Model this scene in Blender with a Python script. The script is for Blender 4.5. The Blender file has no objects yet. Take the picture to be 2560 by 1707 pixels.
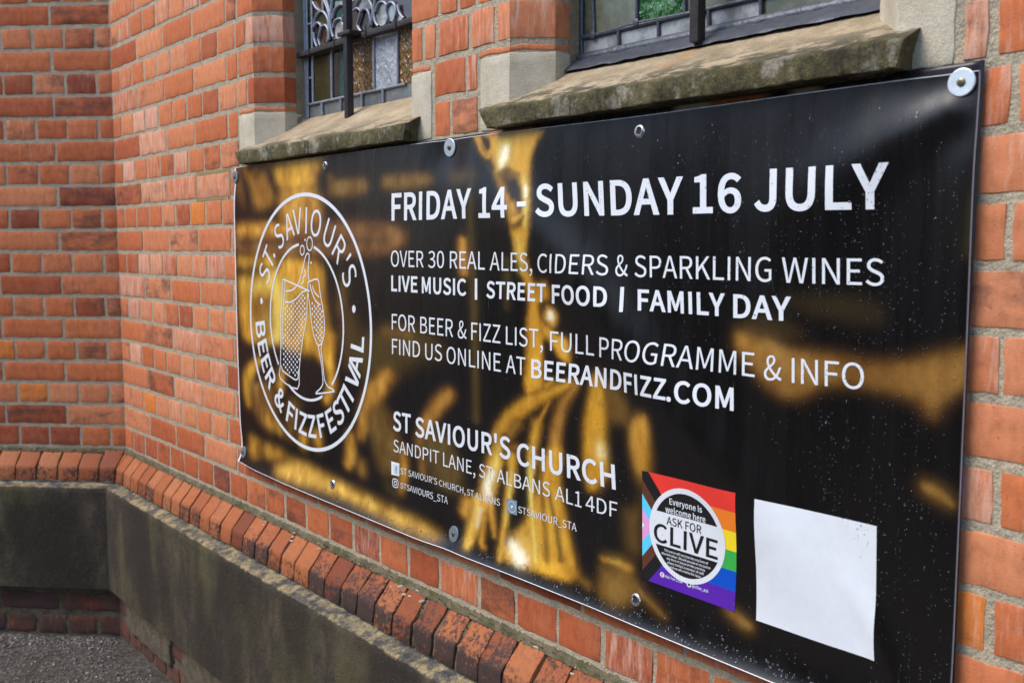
import bpy, bmesh, math, random
import numpy as np
from mathutils import Vector
from mathutils.geometry import tessellate_polygon

random.seed(7)
rng = np.random.default_rng(7)
S = bpy.context.scene
COL = S.collection
ZC = 1.357                       # camera height above the yard; heights below are given relative to it

# ------------------------------------------------------------------ camera, sky, sun, exposure
cam = bpy.data.cameras.new('camera')
cam.sensor_width = 36.0
cam.lens = 35.0
cam.clip_start = 0.05
cam.clip_end = 300.0
cam_ob = bpy.data.objects.new('camera', cam)
COL.objects.link(cam_ob)
S.camera = cam_ob
AZ, PT, RO = math.radians(39.4067), math.radians(5.5651), math.radians(-0.0569)
fw = Vector((-math.cos(AZ) * math.cos(PT), math.sin(AZ) * math.cos(PT), -math.sin(PT)))
rt = Vector((math.sin(AZ), math.cos(AZ), 0))
up = rt.cross(fw)
rt, up = rt * math.cos(RO) + up * math.sin(RO), up * math.cos(RO) - rt * math.sin(RO)
from mathutils import Matrix
cam_ob.matrix_world = Matrix(((rt.x, up.x, -fw.x, 3.47834), (rt.y, up.y, -fw.y, -1.12458), (rt.z, up.z, -fw.z, ZC), (0, 0, 0, 1)))
cam.dof.use_dof = True
cam.dof.focus_distance = 1.75
cam.dof.aperture_fstop = 7.1

SUN_EL, SUN_AZ = math.radians(50), math.atan2(-0.42, -0.80)   # azimuth from +Y
W = bpy.data.worlds.new('World')
S.world = W
W.use_nodes = True
wn = W.node_tree.nodes
bg = wn['Background']
sky = wn.new('ShaderNodeTexSky')
sky.sky_type = 'NISHITA'
sky.sun_disc = False
sky.sun_elevation = SUN_EL
sky.sun_rotation = SUN_AZ
sky.air_density = 1.0
sky.dust_density = 1.0
sky.ozone_density = 1.2
W.node_tree.links.new(sky.outputs[0], bg.inputs[0])
bg.inputs[1].default_value = 0.15
sun = bpy.data.lights.new('sun', 'SUN')
sun.energy = 1.8
sun.angle = math.radians(35)
sun.color = (1.0, 0.95, 0.88)
sun_ob = bpy.data.objects.new('sun', sun)
COL.objects.link(sun_ob)
sd = Vector((math.sin(SUN_AZ) * math.cos(SUN_EL), math.cos(SUN_AZ) * math.cos(SUN_EL), math.sin(SUN_EL)))
sun_ob.rotation_euler = (-sd).to_track_quat('-Z', 'Y').to_euler()
sun_ob.location = sd * 20
S.view_settings.view_transform = 'Standard'
S.view_settings.look = 'None'
S.view_settings.gamma = 1.0
S.view_settings.exposure = 0.9
S.cycles.max_bounces = 8
S.cycles.use_denoising = True

# ------------------------------------------------------------------ node helpers
def srgb(r, g, b):
    f = lambda v: ((v / 255 + .055) / 1.055) ** 2.4 if v > 10 else v / 3294.6
    return (f(r), f(g), f(b), 1.0)

class NT:
    def __init__(s, name):
        s.m = bpy.data.materials.new(name)
        s.m.use_nodes = True
        s.t = s.m.node_tree
        s.b = s.t.nodes['Principled BSDF']
        s.co = s.t.nodes.new('ShaderNodeNewGeometry').outputs['Position']
    def link(s, a, b): s.t.links.new(a, b)
    def put(s, sock, v):
        if isinstance(v, bpy.types.NodeSocket): s.link(v, sock)
        else: sock.default_value = v
    def noise(s, scale, detail=3, rough=.55, vec=None, stretch=None, off=0.0):
        n = s.t.nodes.new('ShaderNodeTexNoise')
        n.inputs['Scale'].default_value = scale
        n.inputs['Detail'].default_value = detail
        n.inputs['Roughness'].default_value = rough
        v = vec or s.co
        if stretch or off:
            mp = s.t.nodes.new('ShaderNodeMapping')
            mp.inputs['Scale'].default_value = stretch or (1, 1, 1)
            mp.inputs['Location'].default_value = (off, off * 1.7, off * .6)
            s.link(v, mp.inputs['Vector'])
            v = mp.outputs[0]
        s.link(v, n.inputs['Vector'])
        return n.outputs['Fac']
    def voro(s, scale, feature='F1', stretch=None):
        n = s.t.nodes.new('ShaderNodeTexVoronoi')
        n.feature = feature
        n.inputs['Scale'].default_value = scale
        v = s.co
        if stretch:
            mp = s.t.nodes.new('ShaderNodeMapping')
            mp.inputs['Scale'].default_value = stretch
            s.link(v, mp.inputs['Vector'])
            v = mp.outputs[0]
        s.link(v, n.inputs['Vector'])
        return n.outputs['Distance'], n.outputs.get('Color')
    def ramp(s, fac, stops, interp='LINEAR'):
        n = s.t.nodes.new('ShaderNodeValToRGB')
        n.color_ramp.interpolation = interp
        e = n.color_ramp.elements
        while len(e) < len(stops): e.new(.5)
        for k, (p, c) in enumerate(stops):
            e[k].position = p
            e[k].color = c if len(c) == 4 else tuple(c) + (1,)
        s.put(n.inputs['Fac'], fac)
        return n.outputs['Color']
    def step(s, fac, a, b, lo=0.0, hi=1.0):
        n = s.t.nodes.new('ShaderNodeMapRange')
        n.interpolation_type = 'SMOOTHSTEP'
        for i, v in zip((1, 2, 3, 4), (a, b, lo, hi)): s.put(n.inputs[i], v)
        s.put(n.inputs[0], fac)
        return n.outputs[0]
    def math(s, op, a, b=0.0, c=None):
        n = s.t.nodes.new('ShaderNodeMath')
        n.operation = op
        s.put(n.inputs[0], a)
        s.put(n.inputs[1], b)
        if c is not None: s.put(n.inputs[2], c)
        return n.outputs[0]
    def mix(s, fac, a, b, mode='MIX'):
        n = s.t.nodes.new('ShaderNodeMix')
        n.data_type = 'RGBA'
        n.blend_type = mode
        s.put(n.inputs[0], fac)
        s.put(n.inputs[6], a)
        s.put(n.inputs[7], b)
        return n.outputs[2]
    def attr(s, name):
        n = s.t.nodes.new('ShaderNodeAttribute')
        n.attribute_name = name
        return n
    def sep(s, col):
        n = s.t.nodes.new('ShaderNodeSeparateColor')
        s.link(col, n.inputs[0])
        return n.outputs
    def xyz(s):
        n = s.t.nodes.new('ShaderNodeSeparateXYZ')
        s.link(s.co, n.inputs[0])
        return n.outputs
    def bump(s, h, dist=.002, strength=1.0, prev=None):
        n = s.t.nodes.new('ShaderNodeBump')
        n.inputs['Distance'].default_value = dist
        n.inputs['Strength'].default_value = strength
        s.link(h, n.inputs['Height'])
        if prev is not None: s.link(prev, n.inputs['Normal'])
        return n.outputs[0]
    def done(s, col, rough=.8, normal=None, spec=.5, metal=0.0):
        s.put(s.b.inputs['Base Color'], col)
        s.put(s.b.inputs['Roughness'], rough)
        s.put(s.b.inputs['Specular IOR Level'], spec)
        s.put(s.b.inputs['Metallic'], metal)
        if normal is not None: s.link(normal, s.b.inputs['Normal'])
        return s.m

def brick_material(name, dirty=0.0):
    n = NT(name)
    a = n.sep(n.attr('tint').outputs['Color'])
    base = n.ramp(a[0], [(0, (.25, .055, .024)), (.25, (.40, .090, .029)), (.5, (.54, .152, .050)), (.75, (.60, .225, .105)), (1, (.66, .195, .034))])
    big = n.noise(14, 3, .6)
    base = n.mix(n.step(big, .4, .72, 0, .8), base, n.mix(.35, base, (.50, .19, .10, 1)))
    mid = n.noise(70, 4, .65, stretch=(1, 1, .45))
    base = n.mix(.75, base, n.ramp(mid, [(.25, (.62, .58, .56)), (.5, (1, 1, 1)), (.78, (1.22, 1.22, 1.25))]), 'MULTIPLY')
    if dirty:
        gr = n.noise(9, 4, .7, off=7)
        base = n.mix(n.step(gr, .36, .6, .25, .85), base, (.115, .080, .054, 1))
        base = n.mix(1.0, base, (.66, .62, .62, 1), 'MULTIPLY')
    # kiln marks and soot
    sc = n.noise(13, 5, .62, off=3.1, stretch=(1, 1, 2.0))
    thr = n.math('SUBTRACT', .80 - .10 * dirty, n.math('MULTIPLY', a[1], .42 + .05 * dirty))
    scm = n.step(sc, thr, n.math('ADD', thr, .27))
    grain = n.noise(240, 3, .7, off=1.2)
    scm = n.math('MULTIPLY', scm, n.step(grain, .25, .55, .35, 1))
    base = n.mix(n.math('MULTIPLY', scm, .72), base, (.050, .030, .030, 1))
    # lime bloom and scuffs
    wh = n.noise(30, 4, .72, off=8.0, stretch=(2.6, 2.6, .40))
    t2 = n.math('SUBTRACT', .71, n.math('MULTIPLY', a[2], .42))
    whm = n.step(wh, t2, n.math('ADD', t2, .32))
    base = n.mix(n.math('MULTIPLY', whm, .68), base, (.70, .46, .36, 1))
    sp, _ = n.voro(130)
    pit = n.step(sp, .06, .12, 1, 0)
    pm = n.math('MULTIPLY', pit, n.step(n.noise(40, 2, off=5.5), .52, .62))
    base = n.mix(n.math('MULTIPLY', pm, .8), base, (.06, .03, .025, 1))
    wet, _ = n.voro(90)
    h1 = n.noise(420, 3, .7)
    h2 = n.noise(60, 4, .6, off=2.0)
    nb = n.bump(h1, .0010, .7)
    nb = n.bump(h2, .0009, .6, nb)
    nb = n.bump(n.math('SUBTRACT', 1, pm), .0015, .8, nb)
    return n.done(base, n.step(h2, .3, .7, .7, .9), nb, .35)

def mortar_material(name, c0, c1, moss=0.0):
    n = NT(name)
    f = n.noise(30, 4, .65)
    g = n.noise(420, 2, .7)
    col = n.mix(n.step(f, .35, .68), c0, c1)
    col = n.mix(.8, col, n.ramp(g, [(.3, (.62, .6, .58)), (.5, (1, 1, 1)), (.72, (1.4, 1.38, 1.32))]), 'MULTIPLY')
    v, _ = n.voro(300)
    col = n.mix(n.step(v, .10, .16, .45, 0), col, (.08, .07, .055, 1))
    if moss:
        m = n.noise(18, 4, .7, off=4.4)
        col = n.mix(n.step(m, .62 - .1 * moss, .75 - .1 * moss, 0, .8), col, (.07, .075, .025, 1))
    nb = n.bump(g, .0016, .9)
    nb = n.bump(n.noise(110, 3, .7, off=1), .004, .9, nb)
    return n.done(col, .92, nb, .3)

def plinth_brick_material():
    n = NT('plinth_brick')
    A = n.attr('tint')
    a = n.sep(A.outputs['Color'])
    base = n.ramp(a[0], [(0, (.19, .048, .020)), (.35, (.29, .080, .028)), (.7, (.37, .115, .040)), (1, (.40, .150, .060))])
    mid = n.noise(80, 4, .65)
    base = n.mix(.8, base, n.ramp(mid, [(.25, (.6, .56, .54)), (.5, (1, 1, 1)), (.78, (1.25, 1.25, 1.25))]), 'MULTIPLY')
    # black crust, thicker towards the yard end of the row and on the outer arris
    fr = n.attr('front').outputs['Fac']
    x = n.xyz()[0]
    lvl = n.math('ADD', n.math('MULTIPLY', n.step(x, .5, 2.2), .13), n.math('MULTIPLY', fr, .15))
    lvl = n.math('ADD', lvl, n.math('MULTIPLY', a[1], .12))
    pn = n.noise(105, 6, .78, off=2.7)
    pb = n.noise(14, 3, .6, off=5)
    lvl = n.math('ADD', lvl, n.math('MULTIPLY', n.math('SUBTRACT', pb, .5), .45))
    th = n.math('SUBTRACT', .68, lvl)
    m = n.step(pn, th, n.math('ADD', th, .15))
    base = n.mix(n.math('MULTIPLY', m, .92), base, (.030, .026, .026, 1))
    wh = n.noise(60, 3, .7, off=9)
    base = n.mix(n.step(wh, .70, .8, 0, .55), base, (.55, .42, .34, 1))
    nb = n.bump(n.noise(380, 3, .7), .0012, .8)
    nb = n.bump(pn, .002, .5, nb)
    return n.done(base, n.step(mid, .3, .7, .6, .85), nb, .3)

def dark_stone_material():
    n = NT('weathered_plinth_stone')
    X = n.xyz()
    st = n.noise(6, 6, .75, stretch=(1.6, 1.6, .75))
    col = n.ramp(st, [(.30, (.026, .021, .0175)), (.48, (.046, .037, .027)), (.6, (.080, .064, .041)), (.78, (.125, .100, .062))])
    ol = n.noise(3.2, 3, .6, stretch=(1, 1, .35), off=1.5)
    col = n.mix(n.step(ol, .47, .64, 0, .65), col, (.098, .088, .036, 1))
    dk = n.noise(2.6, 3, .6, off=12, stretch=(1, 1, .6))
    col = n.mix(n.step(dk, .46, .58, 0, .88), col, (.027, .021, .0155, 1))
    sk = n.noise(26, 3, .6, stretch=(2.2, 2.2, .10), off=9)
    col = n.mix(n.step(sk, .70, .84, 0, .3), col, (.16, .125, .07, 1))
    tp = n.attr('top').outputs['Fac']
    sp = n.noise(24, 6, .78, off=3)
    topc = n.ramp(sp, [(.38, (.040, .040, .044)), (.48, (.11, .098, .075)), (.56, (.27, .21, .115)), (.70, (.38, .30, .16))])
    col = n.mix(n.step(n.math('ADD', tp, n.math('MULTIPLY', n.math('SUBTRACT', sp, .5), .8)), .25, .6), col, topc)
    g = n.noise(330, 3, .75)
    col = n.mix(1, col, n.ramp(g, [(.3, (.45, .45, .45)), (.5, (1, 1, 1)), (.7, (1.7, 1.65, 1.5))]), 'MULTIPLY')
    fl, _ = n.voro(120)
    col = n.mix(n.step(fl, .07, .13, .75, 0), col, (.24, .18, .10, 1))
    nb = n.bump(g, .0016, .9)
    nb = n.bump(n.noise(45, 5, .7, off=6), .005, .7, nb)
    return n.done(col, .85, nb, .3)

def sill_material():
    n = NT('mossy_sandstone')
    ms = n.attr('moss').outputs['Fac']
    f = n.noise(12, 4, .65)
    buff = n.ramp(f, [(.3, (.34, .26, .16)), (.5, (.46, .355, .225)), (.7, (.57, .455, .31))])
    st = n.noise(22, 5, .75, off=2.2, stretch=(.6, 1, 2.2))
    soil = n.step(st, .44, .55)
    buff = n.mix(n.math('MULTIPLY', soil, n.step(ms, .06, .45, .12, .95)), buff, (.085, .078, .050, 1))
    p = n.xyz()
    rx = n.math('ABSOLUTE', n.math('SUBTRACT', p[0], n.math('ADD', 2.405, n.math('MULTIPLY', p[1], .75))))
    rm = n.math('MULTIPLY', n.step(rx, .004, .022, 1, 0), n.step(p[1], .0, .05))
    buff = n.mix(n.math('MULTIPLY', rm, n.step(n.noise(50, 3, .7, off=13), .35, .6, .2, .8)), buff, (.52, .25, .085, 1))
    m1 = n.math('ADD', n.math('MULTIPLY', n.noise(16, 4, .7, off=4), .5), n.math('MULTIPLY', n.noise(85, 5, .8, off=6), .5))
    moss = n.ramp(m1, [(.30, (.020, .018, .012)), (.42, (.060, .052, .025)), (.52, (.120, .104, .046)), (.62, (.21, .185, .105)), (.76, (.38, .33, .24))])
    pa = n.noise(17, 4, .65, off=21)
    moss = n.mix(n.step(pa, .54, .64, 0, .85), moss, n.mix(n.step(m1, .42, .6), (.20, .18, .135, 1), (.40, .355, .28, 1)))
    dr = n.noise(13, 4, .7, off=25, stretch=(1.6, 1, .5))
    moss = n.mix(n.step(dr, .55, .68, 0, .75), moss, (.020, .018, .013, 1))
    mk = n.step(n.math('ADD', ms, n.math('MULTIPLY', n.math('SUBTRACT', n.noise(28, 5, .7, off=7), .5), .75)), .42, .62)
    col = n.mix(mk, buff, moss)
    li = n.noise(44, 4, .7, off=11)
    col = n.mix(n.step(li, .68, .76, 0, .5), col, (.30, .31, .27, 1))
    g = n.noise(430, 3, .75)
    col = n.mix(.8, col, n.ramp(g, [(.3, (.6, .6, .6)), (.5, (1, 1, 1)), (.7, (1.35, 1.33, 1.3))]), 'MULTIPLY')
    nb = n.bump(g, .0020, 1)
    nb = n.bump(n.noise(150, 4, .7, off=3), .0035, .9, nb)
    nb = n.bump(m1, .005, .7, nb)
    return n.done(col, .9, nb, .3)

def stool_material():
    n = NT('buff_stone')
    f = n.noise(16, 4, .6)
    col = n.ramp(f, [(.3, (.44, .38, .275)), (.55, (.55, .49, .375)), (.75, (.62, .56, .45))])
    st = n.noise(20, 5, .75, off=2.2)
    th = n.math('ADD', .64, 0)
    col = n.mix(n.step(st, th, n.math('ADD', th, .10), 0, .75), col, (.085, .075, .05, 1))
    g = n.noise(430, 3, .75)
    col = n.mix(.7, col, n.ramp(g, [(.3, (.66, .66, .66)), (.5, (1, 1, 1)), (.7, (1.3, 1.28, 1.25))]), 'MULTIPLY')
    nb = n.bump(g, .0015, .9)
    nb = n.bump(st, .003, .5, nb)
    return n.done(col, .9, nb, .3)

def simple(name, c, rough=.5, metal=0.0, bump=None, spec=.5, var=.25):
    n = NT(name)
    f = n.noise(60, 4, .65)
    col = n.mix(1.0, c if len(c) == 4 else tuple(c) + (1,), n.ramp(f, [(.3, (1 - var,) * 3), (.7, (1 + var,) * 3)]), 'MULTIPLY')
    nb = None
    if bump: nb = n.bump(n.noise(bump[0], 3, .7), bump[1], .8)
    return n.done(col, rough, nb, spec, metal)

def vinyl_material():
    n = NT('printed_vinyl')
    A = n.attr('print').outputs['Color']
    g = n.noise(700, 2, .8)
    mt = n.noise(170, 3, .7, off=2)
    col = n.mix(.38, A, n.ramp(n.math('ADD', n.math('MULTIPLY', g, .5), n.math('MULTIPLY', mt, .5)), [(.35, (.62, .60, .56)), (.5, (1, 1, 1)), (.65, (1.3, 1.3, 1.3))]), 'MULTIPLY')
    run = n.noise(26, 4, .6, stretch=(1, 1, .06))
    fine = n.noise(140, 2, .6, stretch=(1, 1, .04), off=3)
    r = n.math('ADD', n.step(run, .34, .66, .25, .33), n.step(fine, .35, .65, -.015, .015))
    nb = n.bump(n.noise(900, 1, .5), .0002, .5)
    nb = n.bump(n.noise(12, 3, .5, stretch=(1, 1, .5)), .004, .35, nb)
    return n.done(col, r, nb, .40)

def ground_material():
    n = NT('wet_asphalt')
    v, c = n.voro(150)
    k = n.sep(c)[0]
    f = n.noise(7, 4, .7)
    gg = n.noise(60, 8, .9)
    col = n.ramp(gg, [(.36, (.014, .012, .011)), (.46, (.040, .035, .031)), (.54, (.095, .083, .072)), (.62, (.25, .225, .195))])
    col = n.mix(n.step(f, .42, .7, 0, .6), col, (.030, .024, .015, 1))
    mo = n.noise(21, 4, .7, off=4)
    col = n.mix(n.step(mo, .62, .74, 0, .7), col, (.040, .043, .016, 1))
    nb = n.bump(n.noise(160, 3, .7), .0012, .6)
    return n.done(col, n.step(k, 0, 1, .45, .85), nb, .4)

M = dict(
    brick=brick_material('red_brick'), footbrick=brick_material('damp_footing_brick', 1.0),
    mortar=mortar_material('sandy_mortar', (.45, .375, .265, 1), (.34, .295, .215, 1)),
    bed=mortar_material('mossy_bedding', (.17, .135, .085, 1), (.085, .072, .042, 1), 1.0),
    cement=mortar_material('reveal_cement', (.30, .25, .175, 1), (.22, .185, .13, 1)),
    render=mortar_material('old_render', (.135, .108, .074, 1), (.075, .060, .044, 1), .6),
    plinth=plinth_brick_material(), pstone=dark_stone_material(), sill=sill_material(), stool=stool_material(),
    iron=simple('painted_iron', srgb(40, 41, 48), .45, 0, (90, .0012)), rust=simple('rusted_iron', srgb(38, 34, 35), .7, 0, (70, .002)),
    lead=simple('weathered_lead', srgb(142, 148, 160), .42, .35, (60, .0012)), darklead=simple('dark_lead', srgb(72, 75, 84), .4, .3, (40, .003)),
    white=simple('white_print', (.72, .745, .78), .42, var=.03), edge=simple('white_vinyl_edge', (.80, .80, .83), .5, var=.05),
    vinyl=vinyl_material(), zinc=simple('zinc_plate', (.56, .62, .66), .42, .75, (20, .001), var=.12), greyzinc=simple('dull_zinc', (.20, .235, .265), .5, .5, (30, .001)),
    steel=simple('eyelet_nickel', (.62, .60, .57), .22, .95), screw=simple('brass_screw', (.19, .16, .10), .4, .8), hole=simple('dark_hole', (.012, .010, .011), .6),
    ground=ground_material(),
)
def flat(name, rgb, rough=.38): 
    if name not in M: M[name] = simple(name, srgb(*rgb), rough, var=.03)
    return M[name]

# ------------------------------------------------------------------ object helpers
def label(o, text=None, cat=None, group=None, kind=None):
    if text: o['label'] = text
    if cat: o['category'] = cat
    if group: o['group'] = group
    if kind: o['kind'] = kind
    return o
def empty(name, loc):
    o = bpy.data.objects.new(name, None)
    o.empty_display_size = .1
    COL.objects.link(o)
    o.location = loc
    return o
def origin(o):
    v = Vector((0, 0, 0))
    while o is not None:
        v += o.location
        o = o.parent
    return v
def mesh_obj(name, V, F, mats, parent=None, smooth=True, mi=None, attrs=None, loc=None):
    """V in scene coordinates; the object's own origin is its parent's (or loc)."""
    V = np.asarray(V, dtype=float).reshape(-1, 3)
    o0 = np.array(origin(parent)) if parent is not None else np.array(loc if loc is not None else (0, 0, 0), dtype=float)
    me = bpy.data.meshes.new(name)
    me.from_pydata((V - o0).tolist(), [], [list(map(int, f)) for f in F])
    for m in (mats if isinstance(mats, (list, tuple)) else [mats]): me.materials.append(m)
    if mi is not None: me.polygons.foreach_set('material_index', np.asarray(mi, dtype=np.int32))
    me.polygons.foreach_set('use_smooth', np.full(len(me.polygons), smooth))
    for k, (ty, arr) in (attrs or {}).items():
        a = me.attributes.new(k, ty, 'POINT')
        arr = np.asarray(arr, dtype=np.float32)
        a.data.foreach_set('color' if ty == 'FLOAT_COLOR' else 'value', arr.ravel())
    me.update()
    if smooth: me.set_sharp_from_angle(angle=math.radians(40))
    o = bpy.data.objects.new(name, me)
    COL.objects.link(o)
    if parent is not None: o.parent = parent
    elif loc is not None: o.location = loc
    return o

class MB:
    def __init__(s): s.V = []; s.F = []; s.m = []
    def add(s, V, F, mi=0):
        b = len(s.V)
        s.V += [tuple(v) for v in V]
        s.F += [[b + i for i in f] for f in F]
        s.m += [mi] * len(F)
    def box(s, a, b, mi=0, bev=0.0):
        bm = bmesh.new()
        bmesh.ops.create_cube(bm, size=1)
        for v in bm.verts:
            v.co = Vector([(a[i] + b[i]) / 2 + v.co[i] * (b[i] - a[i]) for i in range(3)])
        if bev: bmesh.ops.bevel(bm, geom=bm.edges[:], offset=bev, segments=2, profile=.6, affect='EDGES')
        bm.verts.index_update()
        s.add([v.co[:] for v in bm.verts], [[v.index for v in f.verts] for f in bm.faces], mi)
        bm.free()
    def bar(s, pts, w, d, nrm=(0, -1, 0), mi=0, dome=False):
        """bar of rectangular or domed section along a polyline; w across, d towards nrm"""
        P = [Vector(p) for p in pts]
        N = Vector(nrm)
        ring = []
        prof = [(-.5, 0), (-.5, .45), (-.25, .9), (0, 1), (.25, .9), (.5, .45), (.5, 0)] if dome else [(-.5, 0), (-.5, .85), (-.4, 1), (.4, 1), (.5, .85), (.5, 0)]
        for i, p in enumerate(P):
            t = (P[min(i + 1, len(P) - 1)] - P[max(i - 1, 0)]).normalized()
            q = t.cross(N).normalized()
            ring.append([p + q * w * a + N * d * b for a, b in prof])
        k = len(prof)
        V = [v[:] for r in ring for v in r]
        F = [[i * k + j, i * k + (j + 1) % k, (i + 1) * k + (j + 1) % k, (i + 1) * k + j] for i in range(len(P) - 1) for j in range(k)]
        F += [list(range(k))[::-1], [(len(P) - 1) * k + j for j in range(k)]]
        s.add(V, F, mi)
    def build(s, name, mats, parent=None, smooth=True, loc=None):
        return mesh_obj(name, s.V, s.F, mats, parent, smooth, s.m, None, loc)

def smooth_line(pts, n=4):
    P = [np.array(p, float) for p in pts]
    if len(P) < 3: return [tuple(p) for p in P]
    out = []
    for i in range(len(P) - 1):
        a, b, c, d = P[max(i - 1, 0)], P[i], P[i + 1], P[min(i + 2, len(P) - 1)]
        for k in range(n):
            t = k / n
            out.append(tuple(.5 * ((2 * b) + (c - a) * t + (2 * a - 5 * b + 4 * c - d) * t * t + (3 * b - a - 3 * c + d) * t ** 3)))
    out.append(tuple(P[-1]))
    return out

# ------------------------------------------------------------------ the church wall: unrolled paths
R2 = math.sqrt(.5)
CH = .056                        # depth of the window chamfer
CL = CH / R2
def path_wall(u):                # u < 0 runs along the splayed wall, u > 0 along the front wall
    m = u < 0
    return np.where(m, u * R2, u), np.where(m, u * R2, 0 * u), np.where(m, R2, 0), np.where(m, -R2, -1.0)
def jamb_left(xo):
    def f(u):
        s = u - xo
        c = np.clip(s, 0, CL); r = np.clip(s - CL, 0, None)
        x = np.where(s < 0, u, xo + c * R2)
        y = np.where(s < 0, 0, c * R2 + r)
        nx = np.where(s < -1e-9, 0, np.where(s < CL - 1e-9, R2, 1.0)); ny = np.where(s < -1e-9, -1.0, np.where(s < CL - 1e-9, -R2, 0))
        e = abs(s) < 1e-6; nx = np.where(e, .41, nx); ny = np.where(e, -1.0, ny)
        e = abs(s - CL) < 1e-6; nx = np.where(e, 1.0, nx); ny = np.where(e, -.41, ny)
        return x, y, nx, ny
    f.breaks = [xo, xo + CL]
    return f
def jamb_right(xo):
    g = jamb_left(0.0)
    def f(u):
        x, y, nx, ny = g(xo - u)
        return np.where(u > xo, u, xo - x), y, -nx, ny
    f.breaks = [xo, xo - CL]
    return f
path_wall.breaks = []
def prof_flat(v): return 0 * v, v, 1 + 0 * v, 0 * v
def prof_poly(P):                # P: list of (w, z), parametrised by length from the first point
    P = np.array(P, float)
    L = np.concatenate([[0], np.cumsum(np.hypot(*(P[1:] - P[:-1]).T))])
    seg = (P[1:] - P[:-1]) / (L[1:] - L[:-1])[:, None]
    nr = np.stack([seg[:, 1], -seg[:, 0]], 1)
    def f(v):
        w = np.interp(v, L, P[:, 0]); z = np.interp(v, L, P[:, 1])
        # beyond the ends go on straight
        k = np.clip(np.searchsorted(L, v, 'right') - 1, 0, len(seg) - 1)
        n = nr[k].copy()
        for j in range(1, len(L) - 1):
            e = abs(v - L[j]) < 1e-6
            n[e] = (nr[j - 1] + nr[j]) / 1.6
        return w, z, n[..., 0], n[..., 1]
    f.breaks = list(L[1:-1]); f.L = L
    return f
prof_flat.breaks = []

def corner_clip(px, py, nx, ny, u, w):
    """keep pieces that stand proud of the two walls from crossing in the inner corner"""
    lim = .41421 * np.clip(w, 0, None)
    uu = np.where(u >= 0, np.maximum(u, lim), np.minimum(u, -lim))
    return np.where(u >= 0, uu, uu * R2), np.where(u >= 0, 0, uu * R2)

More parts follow.
